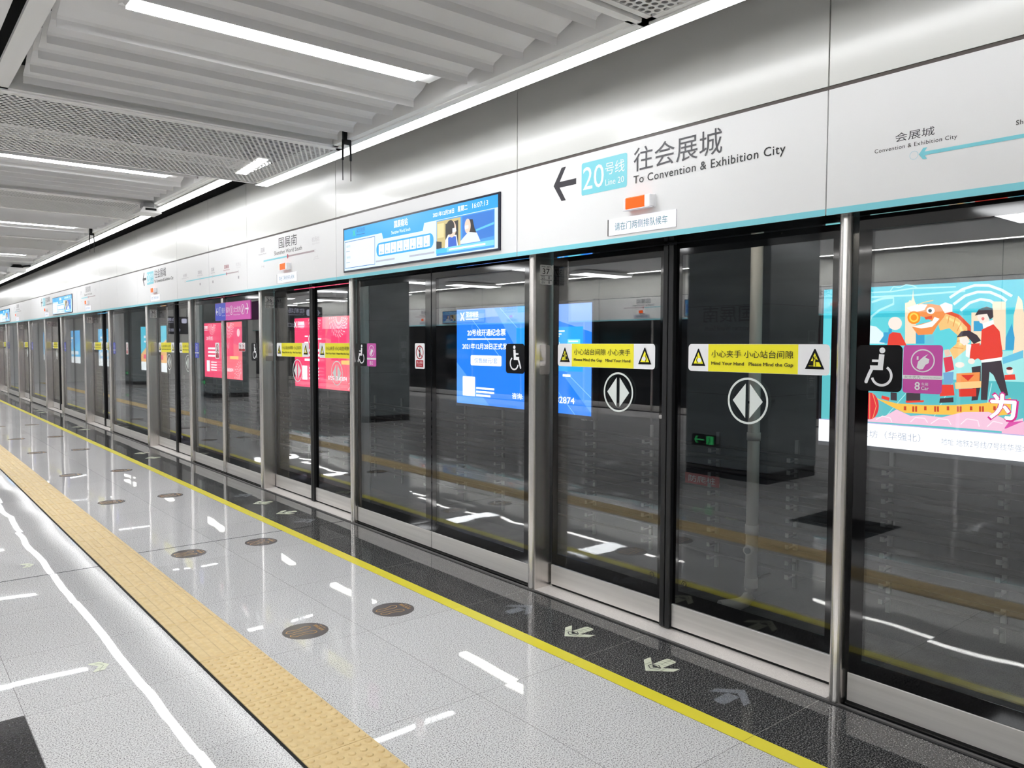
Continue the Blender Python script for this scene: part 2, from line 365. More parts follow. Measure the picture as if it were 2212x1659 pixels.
def door_leaf(side, wd):
    """side 'r': leaf on the camera side of the opening, closing edge towards +y. Origin at the closing edge on the floor, x = door plane"""
    sg = -1 if side == 'r' else 1                  # direction away from the closing edge
    e = empty('sliding_door_leaf')
    ys = lambda a, c: (min(sg*a, sg*c), max(sg*a, sg*c))
    g = MB(); g.box(.0, .012, *ys(.034, wd), .148, ZH-.004, GLASS); g = g.build('glass_pane', e)
    f = MB(); f.box(-.0012, -.0004, *ys(.034, wd), .148, .226, FRIT); f.box(-.0012, -.0004, *ys(.034, wd), 2.085, ZH-.006, FRIT)
    f.box(-.0012, -.0004, *ys(.034, .075), .226, 2.085, FRIT); f.box(-.0012, -.0004, *ys(wd-.05, wd), .226, 2.085, FRIT); f.build('black_border', e)
    k = MB(); k.box(-.012, .02, *ys(.038, wd), .018, .147, KICK); k.build('kick_plate', e, .002)
    k = MB(); k.box(.0, .012, *ys(.02, wd), .001, .018, GAP); k.build('floor_brush', e)
    r_ = MB(); r_.box(-.03, .03, *ys(.002, .036), .006, ZH-.01, RUB); r_.build('rubber_edge', e, .006)
    s = warn_sticker(side == 'r'); u0 = (-.055 if side == 'r' else .095)
    if side == 'r': shift(s, (-.0022, -.125, 1.455))
    else: shift(s, (-.0022, wd-.045, 1.455))
    s.build('warning_sticker', g)
    s = open_symbol(); shift(s, (-.0022, sg*(.50 if side == 'r' else .39), 1.312)); s.build('opening_symbol', g)
    s = Sign((-.0022, 0, 0), step=.0002); s.ring(0, 0, .014, .003, INKB); s.text('F', 0, -.007, .014, INKB, align='c'); s.rect(-.018, -.025, .018, -.021, INKB); shift(s, (0, sg*.115, .275)); s.build('maker_mark', g)
    if side == 'l':
        q = MB(); q.tube([(-.006, .062, 1.19), (.002, .062, 1.19)], .012, STEEL, 12); q.build('key_lock', e); 
    return e
wl = 1.0
leafR = door_leaf('r', .99); leafL = door_leaf('l', .965)
nm = lambda k: ('door number %d' % (37-k) if k < 2 else ['', '', 'the third doorway from the camera', 'the fourth doorway from the camera', 'the fifth doorway from the camera', 'the sixth doorway from the camera', 'the farthest doorway'][k])
for k in range(ND):
    ym = (yR[k]+yL[k])/2+.01
    for src, sd, txt in ((leafR, 'right', 'right-hand'), (leafL, 'left', 'left-hand')):
        o = src if k == 0 else copy_tree(src)
        o.location = (XD, ym, 0)
        tag(o, '%s sliding glass leaf of %s, with yellow warning strip' % (txt, nm(k)), 'sliding door', 'sliding platform door leaves', 'thing')
# thresholds
b = MB(); b.box(3.30, 3.47, 0, 2.04, -.03, .002, PLATE)
th0 = b.build('threshold_plate')
for k in range(ND):
    o = th0 if k == 0 else copy_tree(th0); o.location = (0, yR[k]+.02, 0); 
    tag(o, 'ribbed pale metal threshold plate below %s' % nm(k), 'threshold', 'metal door thresholds', 'thing')

# posts either side of each doorway
def post(left):
    e = empty('door_post'); w_ = .058
    prof = [(.165, 0), (.165, w_), (.02, w_)]+[(.02-.028*math.sin(R(a)), w_/2+w_/2*math.cos(R(a))) for a in range(15, 180, 15)]+[(.02, 0)]
    b = MB(); b.prism(prof, 'z', .0, ZH, STEEL); b.build('steel_column', e)
    b = MB(); b.box(.166, .20, .001 if left else w_-.02, .02 if left else w_-.001, 0, ZH, RUB); b.build('rubber_seal', e)
    if left:
        s = Sign((.05, -.0004, 0), u=(1, 0, 0), n=(0, -1, 0), step=.0003); s.rslab(0, 1.98, .1, 2.105, .006, .001, mat('plate_silver', (240, 238, 236), .4))
        s.text('屏蔽门编号', .05, 2.089, .011, INKB, w=.08, align='c'); s.text(ntxt[0], .05, 2.046, .036, INKB, w=.06, align='c'); s.line([(0, 2.038), (.1, 2.038)], .0025, INKB); s.line([(0, 2.009), (.1, 2.009)], .0025, INKB)
        for v0, a, t in ((2.013, '列车', ntxt[1]), (1.984, '车门', ntxt[2])):
            s.text(a, .01, v0+.012, .009, INKB, w=.03); s.text('编号', .01, v0+.001, .009, INKB, w=.03); s.text(t, .074, v0+.002, .019, INKB, align='c')
        s.build('number_plate', e)
        s = Sign((.05, -.001, 0), u=(1, 0, 0), n=(0, -1, 0)); s.rslab(.0, 1.40, .085, 1.592, .012, .003, mat('clear_plate', (196, 190, 186), .12, .6)); s.build('sensor_cover', e)
    return e
for k in range(ND):
    ntxt = {0: ('37', '8', '8'), 1: ('36', '9', '10')}.get(k, (str(37-k), str(8 + k), str(8 + 2*k)))
    if k < 2: p = post(True); 
    else: p = copy_tree(pL)
    pL = p; p.location = (3.285, yL[k]-.05, 0)
    tag(p, 'brushed steel post on the left of %s%s' % (nm(k), ', with number plate' if k < 2 else ''), 'post', 'steel door posts', 'thing')
    p2 = post(False) if k == 0 else copy_tree(pR); pR = p2; p2.location = (3.285, yR[k]-.052, 0)
    tag(p2, 'slim steel post on the right of %s' % nm(k), 'post', 'steel door posts', 'thing')

# fixed glass between the doorways
def sq_sticker(kind):
    s = Sign((0, 0, 0), step=.0002)
    if kind[0] == 'w':
        s.rslab(0, 0, .195, .198, .022, .001, SBK); wheelchair(s, .1, .104, .165, SW, 1 if kind[1] == 'l' else -1)
    elif kind == 'lady' or kind == 'cool':
        c = SMAG if kind == 'lady' else SBLU
        s.rslab(0, 0, .155, .198, .014, .001, c); s.ring(.078, .134, .045, .005, WHT)
        if kind == 'lady':
            s.poly([(.055, .105), (.06, .13), (.08, .15), (.1, .162), (.088, .148), (.104, .14), (.102, .125), (.09, .118), (.08, .1), (.066, .098)], WHT); s.line([(.058, .152), (.058, .138)], .007, WHT)
        else:
            s.line([(.078, .108), (.078, .155)], .012, WHT); s.line([(.062, .12), (.062, .15)], .005, WHT); s.line([(.094, .12), (.094, .15)], .005, WHT)
        s.rect(0, .058, .155, .074, WHT); s.text('女士优先' if kind == 'lady' else '弱冷车厢', .006, .06, .012, GREY, w=.066); s.text('Priority for Women' if kind == 'lady' else 'Less Cooling', .082, .062, .006, GREY, w=.068)
        s.text('8', .05, .014, .032, WHT, bold=.02); s.text('车厢', .076, .032, .013, WHT); s.text('Car', .076, .015, .014, WHT, bold=.02)
    elif kind == 'pair':
        s.rslab(0, 0, .2, .1, .008, .001, SW)
        for c_ in (.05, .15): s.rect(c_-.045, .005, c_+.045, .03, SRED); s.ring(c_, .063, .026, .005, SRED); s.rect(c_-.014, .058, c_+.014, .068, SBK); s.line([(c_-.018, .081), (c_+.018, .045)], .005, SRED)
    else:
        s.rslab(0, 0, .14, .2, .014, .001, SW); s.ring(.07, .128, .05, .009, SRED)
        s.disc(.073, .162, .007, SBK); s.line([(.072, .152), (.07, .124), (.066, .092)], .013, SBK); s.line([(.072, .15), (.08, .12), (.084, .092)], .006, SBK)
        s.line([(.036, .162), (.104, .094)], .008, SRED); s.rect(.018, .014, .122, .068, SRED); s.text('禁止倚靠', .07, .04, .018, WHT, w=.085, align='c'); s.text('No Leaning', .07, .024, .009, WHT, w=.06, align='c')
    return s
def fixed_panel(wd, stickers):
    """origin at the right-hand (camera-side) end on the floor; runs to y=wd"""
    e = empty('fixed_glass_panel')
    g = MB(); g.box(0, .012, .006, wd-.006, .142, ZH-.002, GLASS); g = g.build('glass_pane', e)
    f = MB(); a, c = .006, wd-.006; m = .058
    f.box(-.001, -.0003, a, c, .142, .212, FRIT); f.box(-.001, -.0003, a, c, 2.09, ZH-.004, FRIT); f.box(-.001, -.0003, a, a+m+.02, .212, 2.09, FRIT); f.box(-.001, -.0003, c-m, c, .212, 2.09, FRIT)
    f.build('black_border', e)
    k = MB(); k.box(-.006, .02, .004, wd-.004, .016, .142, KICK); k.build('kick_plate', e, .002)
    k = MB(); k.box(-.012, -.004, 0, wd, .001, .005, STEEL); k.box(-.003, .02, 0, wd, -.01, .016, GAP); k.build('bottom_rail', e)
    for kd, yy, z in stickers:
        s = sq_sticker(kd); shift(s, (-.0018, yy, z)); s.build({'w': 'wheelchair_sticker', 'l': 'women_priority_sticker', 'n': 'no_leaning_sticker', 'c': 'weak_cooling_sticker', 'p': 'prohibition_sticker'}[kd[0]], g)
    return e
Z4 = 1.4
bays = [(-.75, None, 1.70, -1)]+[(yL[k]+.012, None, yR[k+1]-.056, k) for k in range(ND-1)]+[(yL[-1]+.012, None, yL[-1]+2.44, ND-1)]
FP = {}
for y0, _, y1, k in bays:
    ym = (y0+y1)/2 if k >= 0 else y0
    parts = [('right', y0, ym), ('left', ym, y1)] if k >= 0 else [('only', y0, y1)]
    em = (k == 1)
    for nme, a, c in parts:
        wd = c-a
        if k == -1: st = [('wl', 1.69-a, Z4), ('lady', 1.492-a, Z4)]
        elif k == 0: st = [('wr', 4.13-a, Z4)] if nme == 'right' else [('wl', 6.25-a, Z4), ('lady', 6.045-a, Z4), ('no', 5.275-a, Z4)]
        elif k == 1: st = [('wr', .33, Z4), ('pair', .72, 1.5)] if nme == 'right' else [('cool', 10.69-a, Z4), ('no', 9.9-a, Z4)]
        elif k == 2: st = [] if nme == 'right' else [('cool', 15.2-a, Z4), ('no', 14.3-a, Z4)]
        else: st = [] if nme == 'right' else [('cool', wd-.1, Z4)]
        key = (nme, k) if k < 3 else (nme, 3)
        o = FP[key] if False else (fixed_panel(wd, st) if key not in FP else copy_tree(FP[key])); FP.setdefault(key, o)
        o.location = (XP, a, 0)
        where = 'at the right edge of the picture' if k < 0 else ('between doors 37 and 36' if k == 0 else ('just beyond door number 36' if k == 1 else 'just beyond '+nm(k)))
        if k == -1: lb = 'tall fixed glass panel nearest the camera, with wheelchair and magenta stickers'
        elif k == 0 and nme == 'left': lb = 'fixed glass panel with white no-leaning and magenta stickers %s' % where
        else: lb = '%s tall glass panel of the pair %s' % ({'right': 'right-hand', 'left': 'left-hand'}[nme], where)
        tag(o, lb, 'glass panel', 'fixed glass panels', 'thing')
        if k == 1:      # emergency doors: bright edge bars
            q = MB(); yy = .022 if nme == 'left' else wd-.022; q.box(-.03, .01, yy-.014, yy+.014, .02, 2.14, STEEL); q.build('push_bar', o, .006)

# ---- header: structure core, soffit, fascia rows
b = MB(); b.box(3.235, 3.62, Y0, Y1, ZH+.004, 2.69, GAP); b.box(3.26, 3.62, Y0, Y1, 2.69, 4.2, VOID); b.box(XH+.002, 3.62, Y0, Y1, ZH-.002, ZH+.004, SOFF); struct(b, 'wall_right')
seam = [-2.8, -.72, 1.785, 3.873]
for k in range(ND-1): seam += [yR[k+1]+.06, yL[k+1]+.08] if False else []
seams = [-5.3, -2.8, -.72, 1.785, 3.873, 6.375, 8.486, 9.732, 11.002, 13.02, 14.28, 15.55, 17.55, 20.07, 22.1, 23.35, 24.6, 26.65, 29.15, 31.2, 33.5, 36.]
fa = MB()
for i in range(len(seams)-1):
    a, c = seams[i]+.0035, seams[i+1]-.0035
    fa.prism([(XH, 2.704), (XH+.02, 2.704), (XH+.02, ZTOP), (XH+.006, ZTOP), (XH, ZTOP-.012)], 'y', a, c, ENAM_U)
fa.box(XH+.004, XH+.03, Y0, Y1, 2.688, 2.704, mat('seam_bronze', (74, 66, 62), .4))
struct(fa, 'trim_2')
# ---- header sign panels
def hpanel(a, c):
    s = Sign((XH, c, 0), step=.0002)            # u runs from the left end (y=c) towards the camera
    W_ = c-a; s.slab([(.003, ZH), (W_-.003, ZH), (W_-.003, ZG-.008), (.003, ZG-.008)], .018, ENAM)
    s.rect(.003, ZH, W_-.003, ZH+.028, TEAL); s.c = c
    return s
U = lambda s, y: s.c-y
def direction(s, y0, opp=False):
    """arrow, line badge and destination; y0 = arrow tip"""
    u = U(s, y0); z = 0
    s.arrow(u, u+.195, 2.545, .098, .034, INK)
    x = u+.24; s.rrect(x, 2.453, x+.352, 2.637, .012, TEAL)
    s.text('20', x+.012, 2.482, .128, WHT, w=.165); s.text('号线', x+.188, 2.54, .068, WHT, w=.145); s.text('Line 20', x+.19, 2.482, .034, WHT, w=.14)
    x = u+.64
    s.text('往机场北' if opp else '往会展城', x, 2.522, .125, INK, w=.565); s.text('To Airport North' if opp else 'To Convention & Exhibition City', x, 2.447, .054, INKB, w=.62 if opp else .905, bold=.008, gap=1.08)
def room(s, yc):
    u = U(s, yc)
    s.text('国展南', u, 2.545, .108, INK, w=.43, align='c'); s.text('Shenzhen World South', u, 2.487, .04, INKB, w=.66, align='c')
    s.rect(u-.61, 2.444, u-.01, 2.46, TEAL); s.rect(u+.01, 2.444, u+.6, 2.46, MAUVE); s.disc(u, 2.452, .017, ROSE, ry=.022)
    s.text('国展', u-.68, 2.545, .045, GREY, w=.1); s.text('Shenzhen World', u-.74, 2.52, .016, GREY, w=.2); s.text('机场北', u+.55, 2.535, .045, PALE, w=.16); s.text('Airport North', u+.55, 2.508, .016, PALE, w=.16)
    s.ring(u+.615, 2.452, .014, .003, PALE); s.text('下一站', u-.67, 2.385, .024, GREY, w=.08); s.text('上一站', u+.6, 2.385, .024, PALE, w=.08); s.line([(u+.58, 2.375), (u+.7, 2.375)], .003, PALE)
def route(s, uf, opts, xl, xr, xs):
    """line diagram with stops xs = (y, zh, en, material, below)"""
    for y, zh, en, m, hh in xs:
        u = uf(y); s.text(zh, u, 2.455, .038*hh, m, align='c'); s.text(en, u, 2.437, .012*hh, m, align='c', w=.05+.0085*len(en))
nsp = 0
def header_panel(i, what):
    a, c = seams[i], seams[i+1]; s = hpanel(a, c); lab = None
    if what == 'dir': direction(s, (a+c)/2+.70)
    if what == 'room': room(s, (a+c)/2-.02)
    if what == 'terminus':
        u = U(s, 1.42)
        s.text('会展城', u, 2.41, .035, INK, w=.15, align='c'); s.text('Convention & Exhibition City', u, 2.376, .021, INKB, w=.315, align='c', gap=1.1)
        s.ring(u, 2.346, .016, .002, mat('print_paleblue', (184, 214, 224), .4)); s.arrow(u+.019, U(s, -.6), 2.346, .022, .014, TEAL)
        s.text('Shenzhen World North', U(s, 1.065), 2.388, .017, INKB, w=.26, gap=1.1); s.text('国展北', U(s, .935), 2.412, .035, INK, w=.15, align='c')
    if what in ('mapL', 'mapR'):
        yA, yB = 10.62, 8.74
        lo, hi = max(a+.004, yB), min(c-.004, yA)
        def clip(y0, y1, m):
            y0, y1 = min(y0, hi), max(y1, lo)
            if y0 > y1: s.rect(U(s, y0), 2.388, U(s, y1), 2.401, m)
        clip(10.62, 9.12, TEAL); clip(9.12, 8.74, MAUVE)
        for y, zh, en, m in ((10.66, '会展城', 'Convention & Exhibition City', GREY), (10.06, '国展北', 'Shenzhen World North', GREY), (9.59, '国展', 'Shenzhen World', GREY), (9.12, '国展南', 'Shenzhen World South', ROSE), (8.74, '机场北', 'Airport North', PALE)):
            if not (a+.12 < y < c-.02) and not (a+.02 < y < c-.12): continue
            u = U(s, y); s.text(zh, u, 2.455, .042, m, w=.05*len(zh), align='c'); s.text(en, u, 2.43, .015, m, w=.01*len(en), align='c')
            s.disc(u, 2.394, .012, PALE if m is not ROSE else ROSE, ry=.018)
            if en != 'Convention & Exhibition City' and m is not ROSE: s.rrect(u-.018, 2.315, u+.018, 2.345, .004, GREY)
    o = s.build('header_sign_panel')
    return o
plan = {2: ('terminus', 'white header panel with teal route line at the right edge of the picture'), 3: ('dir', 'white header panel reading To Convention & Exhibition City above door 37'), 4: ('', 'white header panel around the wide blue passenger screen nearest the camera'),
        5: ('room', 'white header panel reading Shenzhen World South above door 36'), 6: ('mapR', 'white header panel with the right end of the small route map'), 7: ('mapL', 'white header panel with the left end of the small route map'),
        8: ('dir', 'white header panel with small teal line badge, beyond the route map'), 9: ('', 'blank white header panel just left of the second teal line badge'), 10: ('', 'blank white header panel just right of the second station-name panel'), 11: ('room', 'white header panel with station name above the fourth doorway from the camera'),
        12: ('', 'white header panel around the second blue passenger screen from the camera'), 13: ('dir', 'white header panel with arrow above the fifth doorway from the camera'), 14: ('', 'blank narrow white header panel just beyond the fifth doorway'), 15: ('', 'second blank narrow white header panel beyond the fifth doorway'),
        16: ('room', 'white header panel with station name above the sixth doorway'), 17: ('', 'white header panel around the farthest blue passenger screen')}
for i in range(len(seams)-1):
    if i in plan: tag(header_panel(i, plan[i][0]), plan[i][1], 'sign panel', 'white header panels', 'thing')
b = MB()
for i in (0, 1, 18, 19, 20):
    a, c = seams[i]+.003, seams[i+1]-.003; b.box(XH, XH+.018, a, c, ZH, ZG-.008, ENAM); b.box(XH-.0004, XH, a, c, ZH, ZH+.028, TEAL)
struct(b, 'trim_3')

# ---- beacons and small door displays
def beacon():
    e = empty('door_beacon'); b = MB()
    b.box(-.008, 0, -.097, .097, -.034, .034, SW); b.box(-.045, -.008, -.093, -.055, -.031, .031, SW); b.box(-.045, -.008, .078, .093, -.031, .031, SW); b.build('white_housing', e, .004)
    b = MB(); b.box(-.046, -.009, -.055, .078, -.032, .031, ORANGE); b.build('orange_lens', e, .005)
    b = MB(); b.box(-.05, -.02, -.094, .094, -.038, -.033, SW); b.build('bottom_lip', e, .002)
    return e
E_LCD = emi((236, 236, 250), .8)
def door_lcd(on=True):
    s = Sign((0, 0, 0), step=.0003); s.rslab(-.24, -.045, .24, .045, .003, .004, SW); s.rect(-.24, -.045, -.233, .045, INKB); s.rect(-.231, -.0445, .2395, .0445, E_LCD)
    s.text('请在门两侧排队候车', -.185, -.021, .043, mat('lcd_teal', (30, 120, 128), .4), w=.37)
    return s.build('door_display')
bc0 = beacon(); lc0 = door_lcd(); YB = [2.83, 7.43, 12.05, 16.55, 21.0, 25.7, 30.2]
for k in range(ND):
    o = bc0 if k == 0 else copy_tree(bc0); o.location = (XH, YB[k], 2.352)
    tag(o, 'orange and white beacon box on the header above %s' % nm(k), 'beacon', 'orange door beacons')
    o = lc0 if k == 0 else copy_tree(lc0); o.location = (XH-.0045, YB[k]+.005, 2.244)
    tag(o, 'pale display strip with teal writing above %s' % nm(k), 'display', 'door displays')

# ---- wide passenger screens
def tv():
    e = empty('passenger_screen'); w_, h = 2.18, .378
    b = MB(); b.box(-.012, -.0012, -w_/2, w_/2, -h/2, h/2, mat('bezel_navy', (20, 24, 44), .3)); b.build('bezel', e)
    s = Sign((-.0125, 0, 0), step=.0002); X = lambda t: -w_/2+.018+t*(w_-.036); Y = lambda t: -h/2+.014+t*(h-.028)
    Bl = emi((24, 158, 226), .84); Lt = emi((204, 226, 244), 0.88); Wt = emi((246, 250, 254), 0.92); Db = emi((28, 96, 170), .84); Gn = emi((40, 190, 160), .9); Md = emi((70, 170, 226), .84)
    s.rect(X(0), Y(0), X(1), Y(1), Lt)
    s.poly([(X(0), Y(1)), (X(0), Y(.74)), (X(.3), Y(.74)), (X(.31), Y(.6)), (X(.58), Y(.6)), (X(.59), Y(.76)), (X(1), Y(.76)), (X(1), Y(1))], Bl)
    s.poly([(X(.07), Y(.95)), (X(.078), Y(.95)), (X(.084), Y(.9)), (X(.09), Y(.95)), (X(.098), Y(.95)), (X(.088), Y(.88)), (X(.098), Y(.8)), (X(.09), Y(.8)), (X(.084), Y(.86)), (X(.078), Y(.8)), (X(.07), Y(.8)), (X(.08), Y(.88))], Gn)
    s.text('深圳地铁', X(.102), Y(.86), .04, Db, w=.15); s.rect(X(.102), Y(.81), X(.17), Y(.825), Db)
    s.text('国展南站', X(.39), Y(.79), .055, Wt, w=.2, bold=.02); s.text('Shenzhen World South', X(.37), Y(.66), .026, Md, w=.28); s.text('Shenzhen World South', X(.37), Y(.66), .026, Wt, w=.28)
    s.text('2021年12月28日', X(.645), Y(.83), .034, Wt, w=.265, bold=.02); s.text('星期二', X(.79), Y(.835), .038, Wt, w=.115, bold=.02); s.text('16:07:13', X(.87), Y(.84), .034, Wt, w=.175)
    s.rect(X(.008), Y(.05), X(.25), Y(.7), Db); s.rect(X(.0105), Y(.065), X(.2475), Y(.685), emi((214, 234, 248), 0.88))
    for t in (.55, .28): s.text('本趟列车' if t > .5 else '下趟列车', X(.02), Y(t), .022, emi((120, 140, 160), .84), w=.075); s.rect(X(.02), Y(t-.1), X(.05), Y(t-.08), emi((150, 170, 190), .84))
    s.rrect(X(.262), Y(.21), X(.65), Y(.52), .05, Bl)
    for i in range(8):
        a = X(.28+.0445*i); s.rect(a, Y(.25), a+.084, Y(.48), Wt); s.rect(a+.03, Y(.38), a+.045, Y(.45), emi((190, 205, 215), .84)); s.disc(a+.034, Y(.3), .009, Bl); s.rect(a+.05, Y(.28), a+.075, Y(.31), emi((190, 205, 215), .84))
    for a, c in ((.262, .4), (.5, .66)): s.rect(X(a), Y(.085), X(c), Y(.125), emi((170, 175, 190), .84))
    # picture of two masked people talking
    p = lambda a, c: (X(.672+a*.318), Y(.02+c*.72))
    def pl(m, *q): s.poly([p(*t) for t in q], m)
    pl(emi((60, 150, 220), .84), (0, 0), (1, 0), (1, 1), (0, 1)); pl(emi((196, 178, 120), .84), (.01, .2), (.44, .2), (.44, .97), (.01, .97)); pl(emi((222, 206, 150), .84), (.02, .5), (.14, .5), (.14, .9), (.02, .9))
    pl(emi((34, 30, 26), .84), (.17, .2), (.4, .2), (.4, .9), (.17, .86)); pl(emi((36, 116, 206), .84), (.47, .24), (.99, .3), (.99, .97), (.47, .97)); pl(emi((90, 190, 236), .84), (.7, .5), (.99, .6), (.99, .66), (.7, .55))
    pl(emi((36, 34, 34), .84), (.0, .2), (.1, .2), (.1, .38), (.0, .42))
    HR = emi((30, 24, 26), .84); SKN = emi((232, 200, 180), .84); MK = emi((236, 244, 250), .84)
    pl(MK, (.16, .16), (.4, .16), (.37, .5), (.22, .54), (.17, .4)); pl(emi((34, 92, 196), .84), (.22, .16), (.38, .16), (.36, .46), (.28, .5), (.22, .46)); s.disc(*p(.29, .68), .05, SKN, ry=.058); s.disc(*p(.26, .74), .052, HR, ry=.05); pl(MK, (.3, .58), (.37, .6), (.36, .7), (.3, .7))
    pl(HR, (.52, .7), (.57, .86), (.65, .84), (.68, .6), (.73, .38), (.62, .36), (.58, .55)); s.disc(*p(.565, .68), .035, SKN, ry=.05); pl(MK, (.52, .6), (.58, .62), (.58, .7), (.52, .7)); pl(emi((214, 222, 240), .84), (.44, .22), (.78, .22), (.72, .46), (.58, .52), (.5, .4), (.44, .3))
    pl(emi((60, 186, 226), .84), (.0, .06), (.2, .06), (.2, .18), (.0, .18)); pl(emi((120, 206, 236), .84), (.2, .06), (1, .06), (1, .2), (.2, .2)); s.rect(*p(.24, .1), *p(.86, .15), Wt)
    s.build('lit_display', e)
    return e
tv0 = tv()
for i, (yc, lb) in enumerate(((5.125, 'wide blue lit passenger screen between doors 37 and 36'), (19.1, 'wide blue lit passenger screen, second from the camera'), (28.3, 'wide blue lit passenger screen farthest down the platform'), (-1.9, 'wide blue lit passenger screen behind the camera'))):
    if i == 3: continue
    o = tv0 if i == 0 else copy_tree(tv0); o.location = (XH, yc, 2.397); tag(o, lb, 'screen', 'passenger screens')

# ---- blue and pink notice board hung in front of the emergency doors
s = Sign((3.255, 9.665, 0), step=.0003)
s.rslab(0, 1.862, 1.14, 2.072, .016, .012, SMAG); s.poly([(0.003, 1.864), (.36, 1.864), (.36, 2.07), (.003, 2.07)], SBLU)
s.arrow(.03, .1, 1.97, .045, .014, WHT); s.ring(.17, 1.975, .05, .006, WHT); s.line([(.17, 1.94), (.17, 2.01)], .014, WHT); s.text('强冷', .24, 1.95, .065, WHT, w=.1); s.text('Strong Cooling', .24, 1.91, .018, WHT, w=.1)
s.text('弱冷', .38, 1.95, .065, WHT, w=.12); s.text('Less Cooling', .38, 1.91, .018, WHT, w=.12); s.ring(.56, 1.975, .05, .006, WHT); s.line([(.56, 1.94), (.56, 2.01)], .014, WHT)
s.text('女士优先', .63, 1.95, .068, WHT, w=.22); s.text('Priority for Women', .63, 1.91, .02, WHT, w=.2); s.ring(.92, 1.975, .052, .006, WHT); s.line([(.9, 1.94), (.925, 1.975), (.94, 2.01)], .016, WHT); s.arrow(1.1, 1.0, 1.98, .06, .016, WHT)
tag(s.build('notice_board'), 'blue and magenta carriage notice board with white arrows under the header', 'sign')
# ------------------------------------------------------------------ ceiling
ZN, ZF, YS = 3.01, 3.22, 6.92            # near part hangs a little lower than the rest
BP = [(-.262, .150), (-.21, .142), (-.15, .112), (-.10, .080), (-.05, .062), (-.012, .050), (-.001, .038), (0, 0)]
def blade_prof(t=.003): return BP+[(a+.004, c+.002) for a, c in BP[::-1]]
def louvre(y0, y1, zb, lips, x0=.552, x1=2.708):
    e = empty('louvre_ceiling_module'); f = MB(); a, h = .045, .03
    for xa, xb, ya, yb in ((x0, x0+a, y0, y1), (x1-a, x1, y0, y1), (x0, x1, y0, y0+h), (x0, x1, y1-h, y1)): f.box(xa, xb, ya, yb, zb, zb+.02, CEILW)
    for xa, xb, ya, yb in ((x0+a, x0+2*a, y0+h, y1-h), (x1-2*a, x1-a, y0+h, y1-h), (x0+a, x1-a, y0+h, y0+2*h), (x0+a, x1-a, y1-2*h, y1-h)): f.box(xa, xb, ya, yb, zb+.008, zb+.03, CEILW)
    c, g = 2*a, 2*h
    for xa, xb, ya, yb in ((x0+c-.012, x0+c-.002, y0+g-.01, y1-g+.01), (x1-c+.002, x1-c+.012, y0+g-.01, y1-g+.01), (x0+c, x1-c, y0+g-.012, y0+g-.002), (x0+c, x1-c, y1-g+.002, y1-g+.012)): f.box(xa, xb, ya, yb, zb+.0305, zb+.15, CEILW)
    f.build('frame', e)
    for yl in lips:
        b = MB(); b.prism([(yl+p, zb+q) for p, q in blade_prof()], 'x', .69, 2.562, CEILG, False); b.build('blade', e)
    b = MB()
    for xx in (.9, 2.35): b.box(xx-.02, xx+.02, y0+.12, y1-.12, zb+.16, zb+.2, GAP)
    b.build('hanger_rail', e)
    return e
def lamp(long=1.45, wide=None):
    """lamp across the platform; origin at its near lower edge; +x along, +y away"""
    e = empty('ceiling_lamp'); b = MB()
    b.prism([(-.006, .0), (-.006, .07), (.21, .085), (.262, .07), (.262, .062), (.22, .056), (.18, .044), (.15, .024), (.138, .0), (.128, .0), (.128, .012), (0, .012), (0, .0)], 'x', -.004, long+.004, CEILW); b.prism([(-.006, .012), (-.006, .07), (.21, .085), (.262, .07), (.262, .062), (.22, .056), (.18, .044), (.15, .024), (.138, .012)], 'x', long+.004, long+.1, CEILW)
    if wide: b = MB(); b.box(-.02, long+.02, -.02, wide+.02, .01, .07, CEILW)
    b.build('reflector_housing', e)
    b = MB(); b.box(.002, long, .001, wide or .126, .0, .009, emi((251, 253, 255), 12.) if wide else LAMP); b.build('light_diffuser', e)
    return e
lips0 = [2.543, 2.80, 3.05, 3.29, 3.52, 4.065, 4.31, 4.565, 4.82, 5.05]
mods = [(2.36, 5.29, ZN, lips0, 'louvred white ceiling module overhead with wavy blades, nearest the camera')]
def mk(y0, y1, yl): 
    out = [yl-.03-.25*i for i in range(12)]+[yl+.53+.25*i for i in range(12)]
    return sorted(y for y in out if y0+.2 < y < y1-.2)
LY = [8.07, 12.56, 17.1, 21.6, 26.1, 30.6]
for i, (a, c) in enumerate(((6.96, 9.96), (11.28, 14.34), (15.94, 18.62), (20.1, 23.1), (24.6, 27.6), (29.1, 32.0))):
    mods.append((a, c, ZF, mk(a, c, LY[i]), 'louvred white ceiling module, %s from the camera' % ORD[i+1]))
mods.append((-2.1, .80, ZN, [-1.9+.25*i for i in range(11) if i not in (5, 6)], None))
for y0, y1, zb, lips, lb in mods:
    if lb is None: continue
    tag(louvre(y0, y1, zb, lips), lb, 'ceiling module', 'louvred ceiling modules', 'thing')
lp0 = lamp(); LL = [(3.533, ZN, .88)]+[(y, ZF, .86) for y in LY]
for i, (y, z, x) in enumerate(LL+[(-.75, ZN, .88)]):
    o = lp0 if i == 0 else copy_tree(lp0); o.location = (x*1.02, y*(1.015 if i == 0 else 1.012), z+.02)
    tag(o, 'long white lit ceiling lamp between the wavy blades, %s' % ('nearest the camera' if i == 0 else '%s from the camera' % ORD[i]) if i < 7 else 'long white lit ceiling lamp just behind the camera', 'ceiling lamp', 'ceiling lamps')
lp1 = lamp(1.45, .5)
for i in range(8):
    o = copy_tree(lp1, (-5.15, -.9+4.525*i, ZF-.1), R(180)); tag(o, 'white ceiling lamp over the far half of the platform, seen only mirrored', 'ceiling lamp', 'lamps over the other half')
    o = copy_tree(lp1, (-3.05, -.9+4.525*i, ZF-.1), R(180)); tag(o, 'white lamp added for fill over the middle of the platform, out of the picture', 'ceiling lamp', 'added fill lamps over the middle')  # unseen middle row, added as fill to brighten the platform
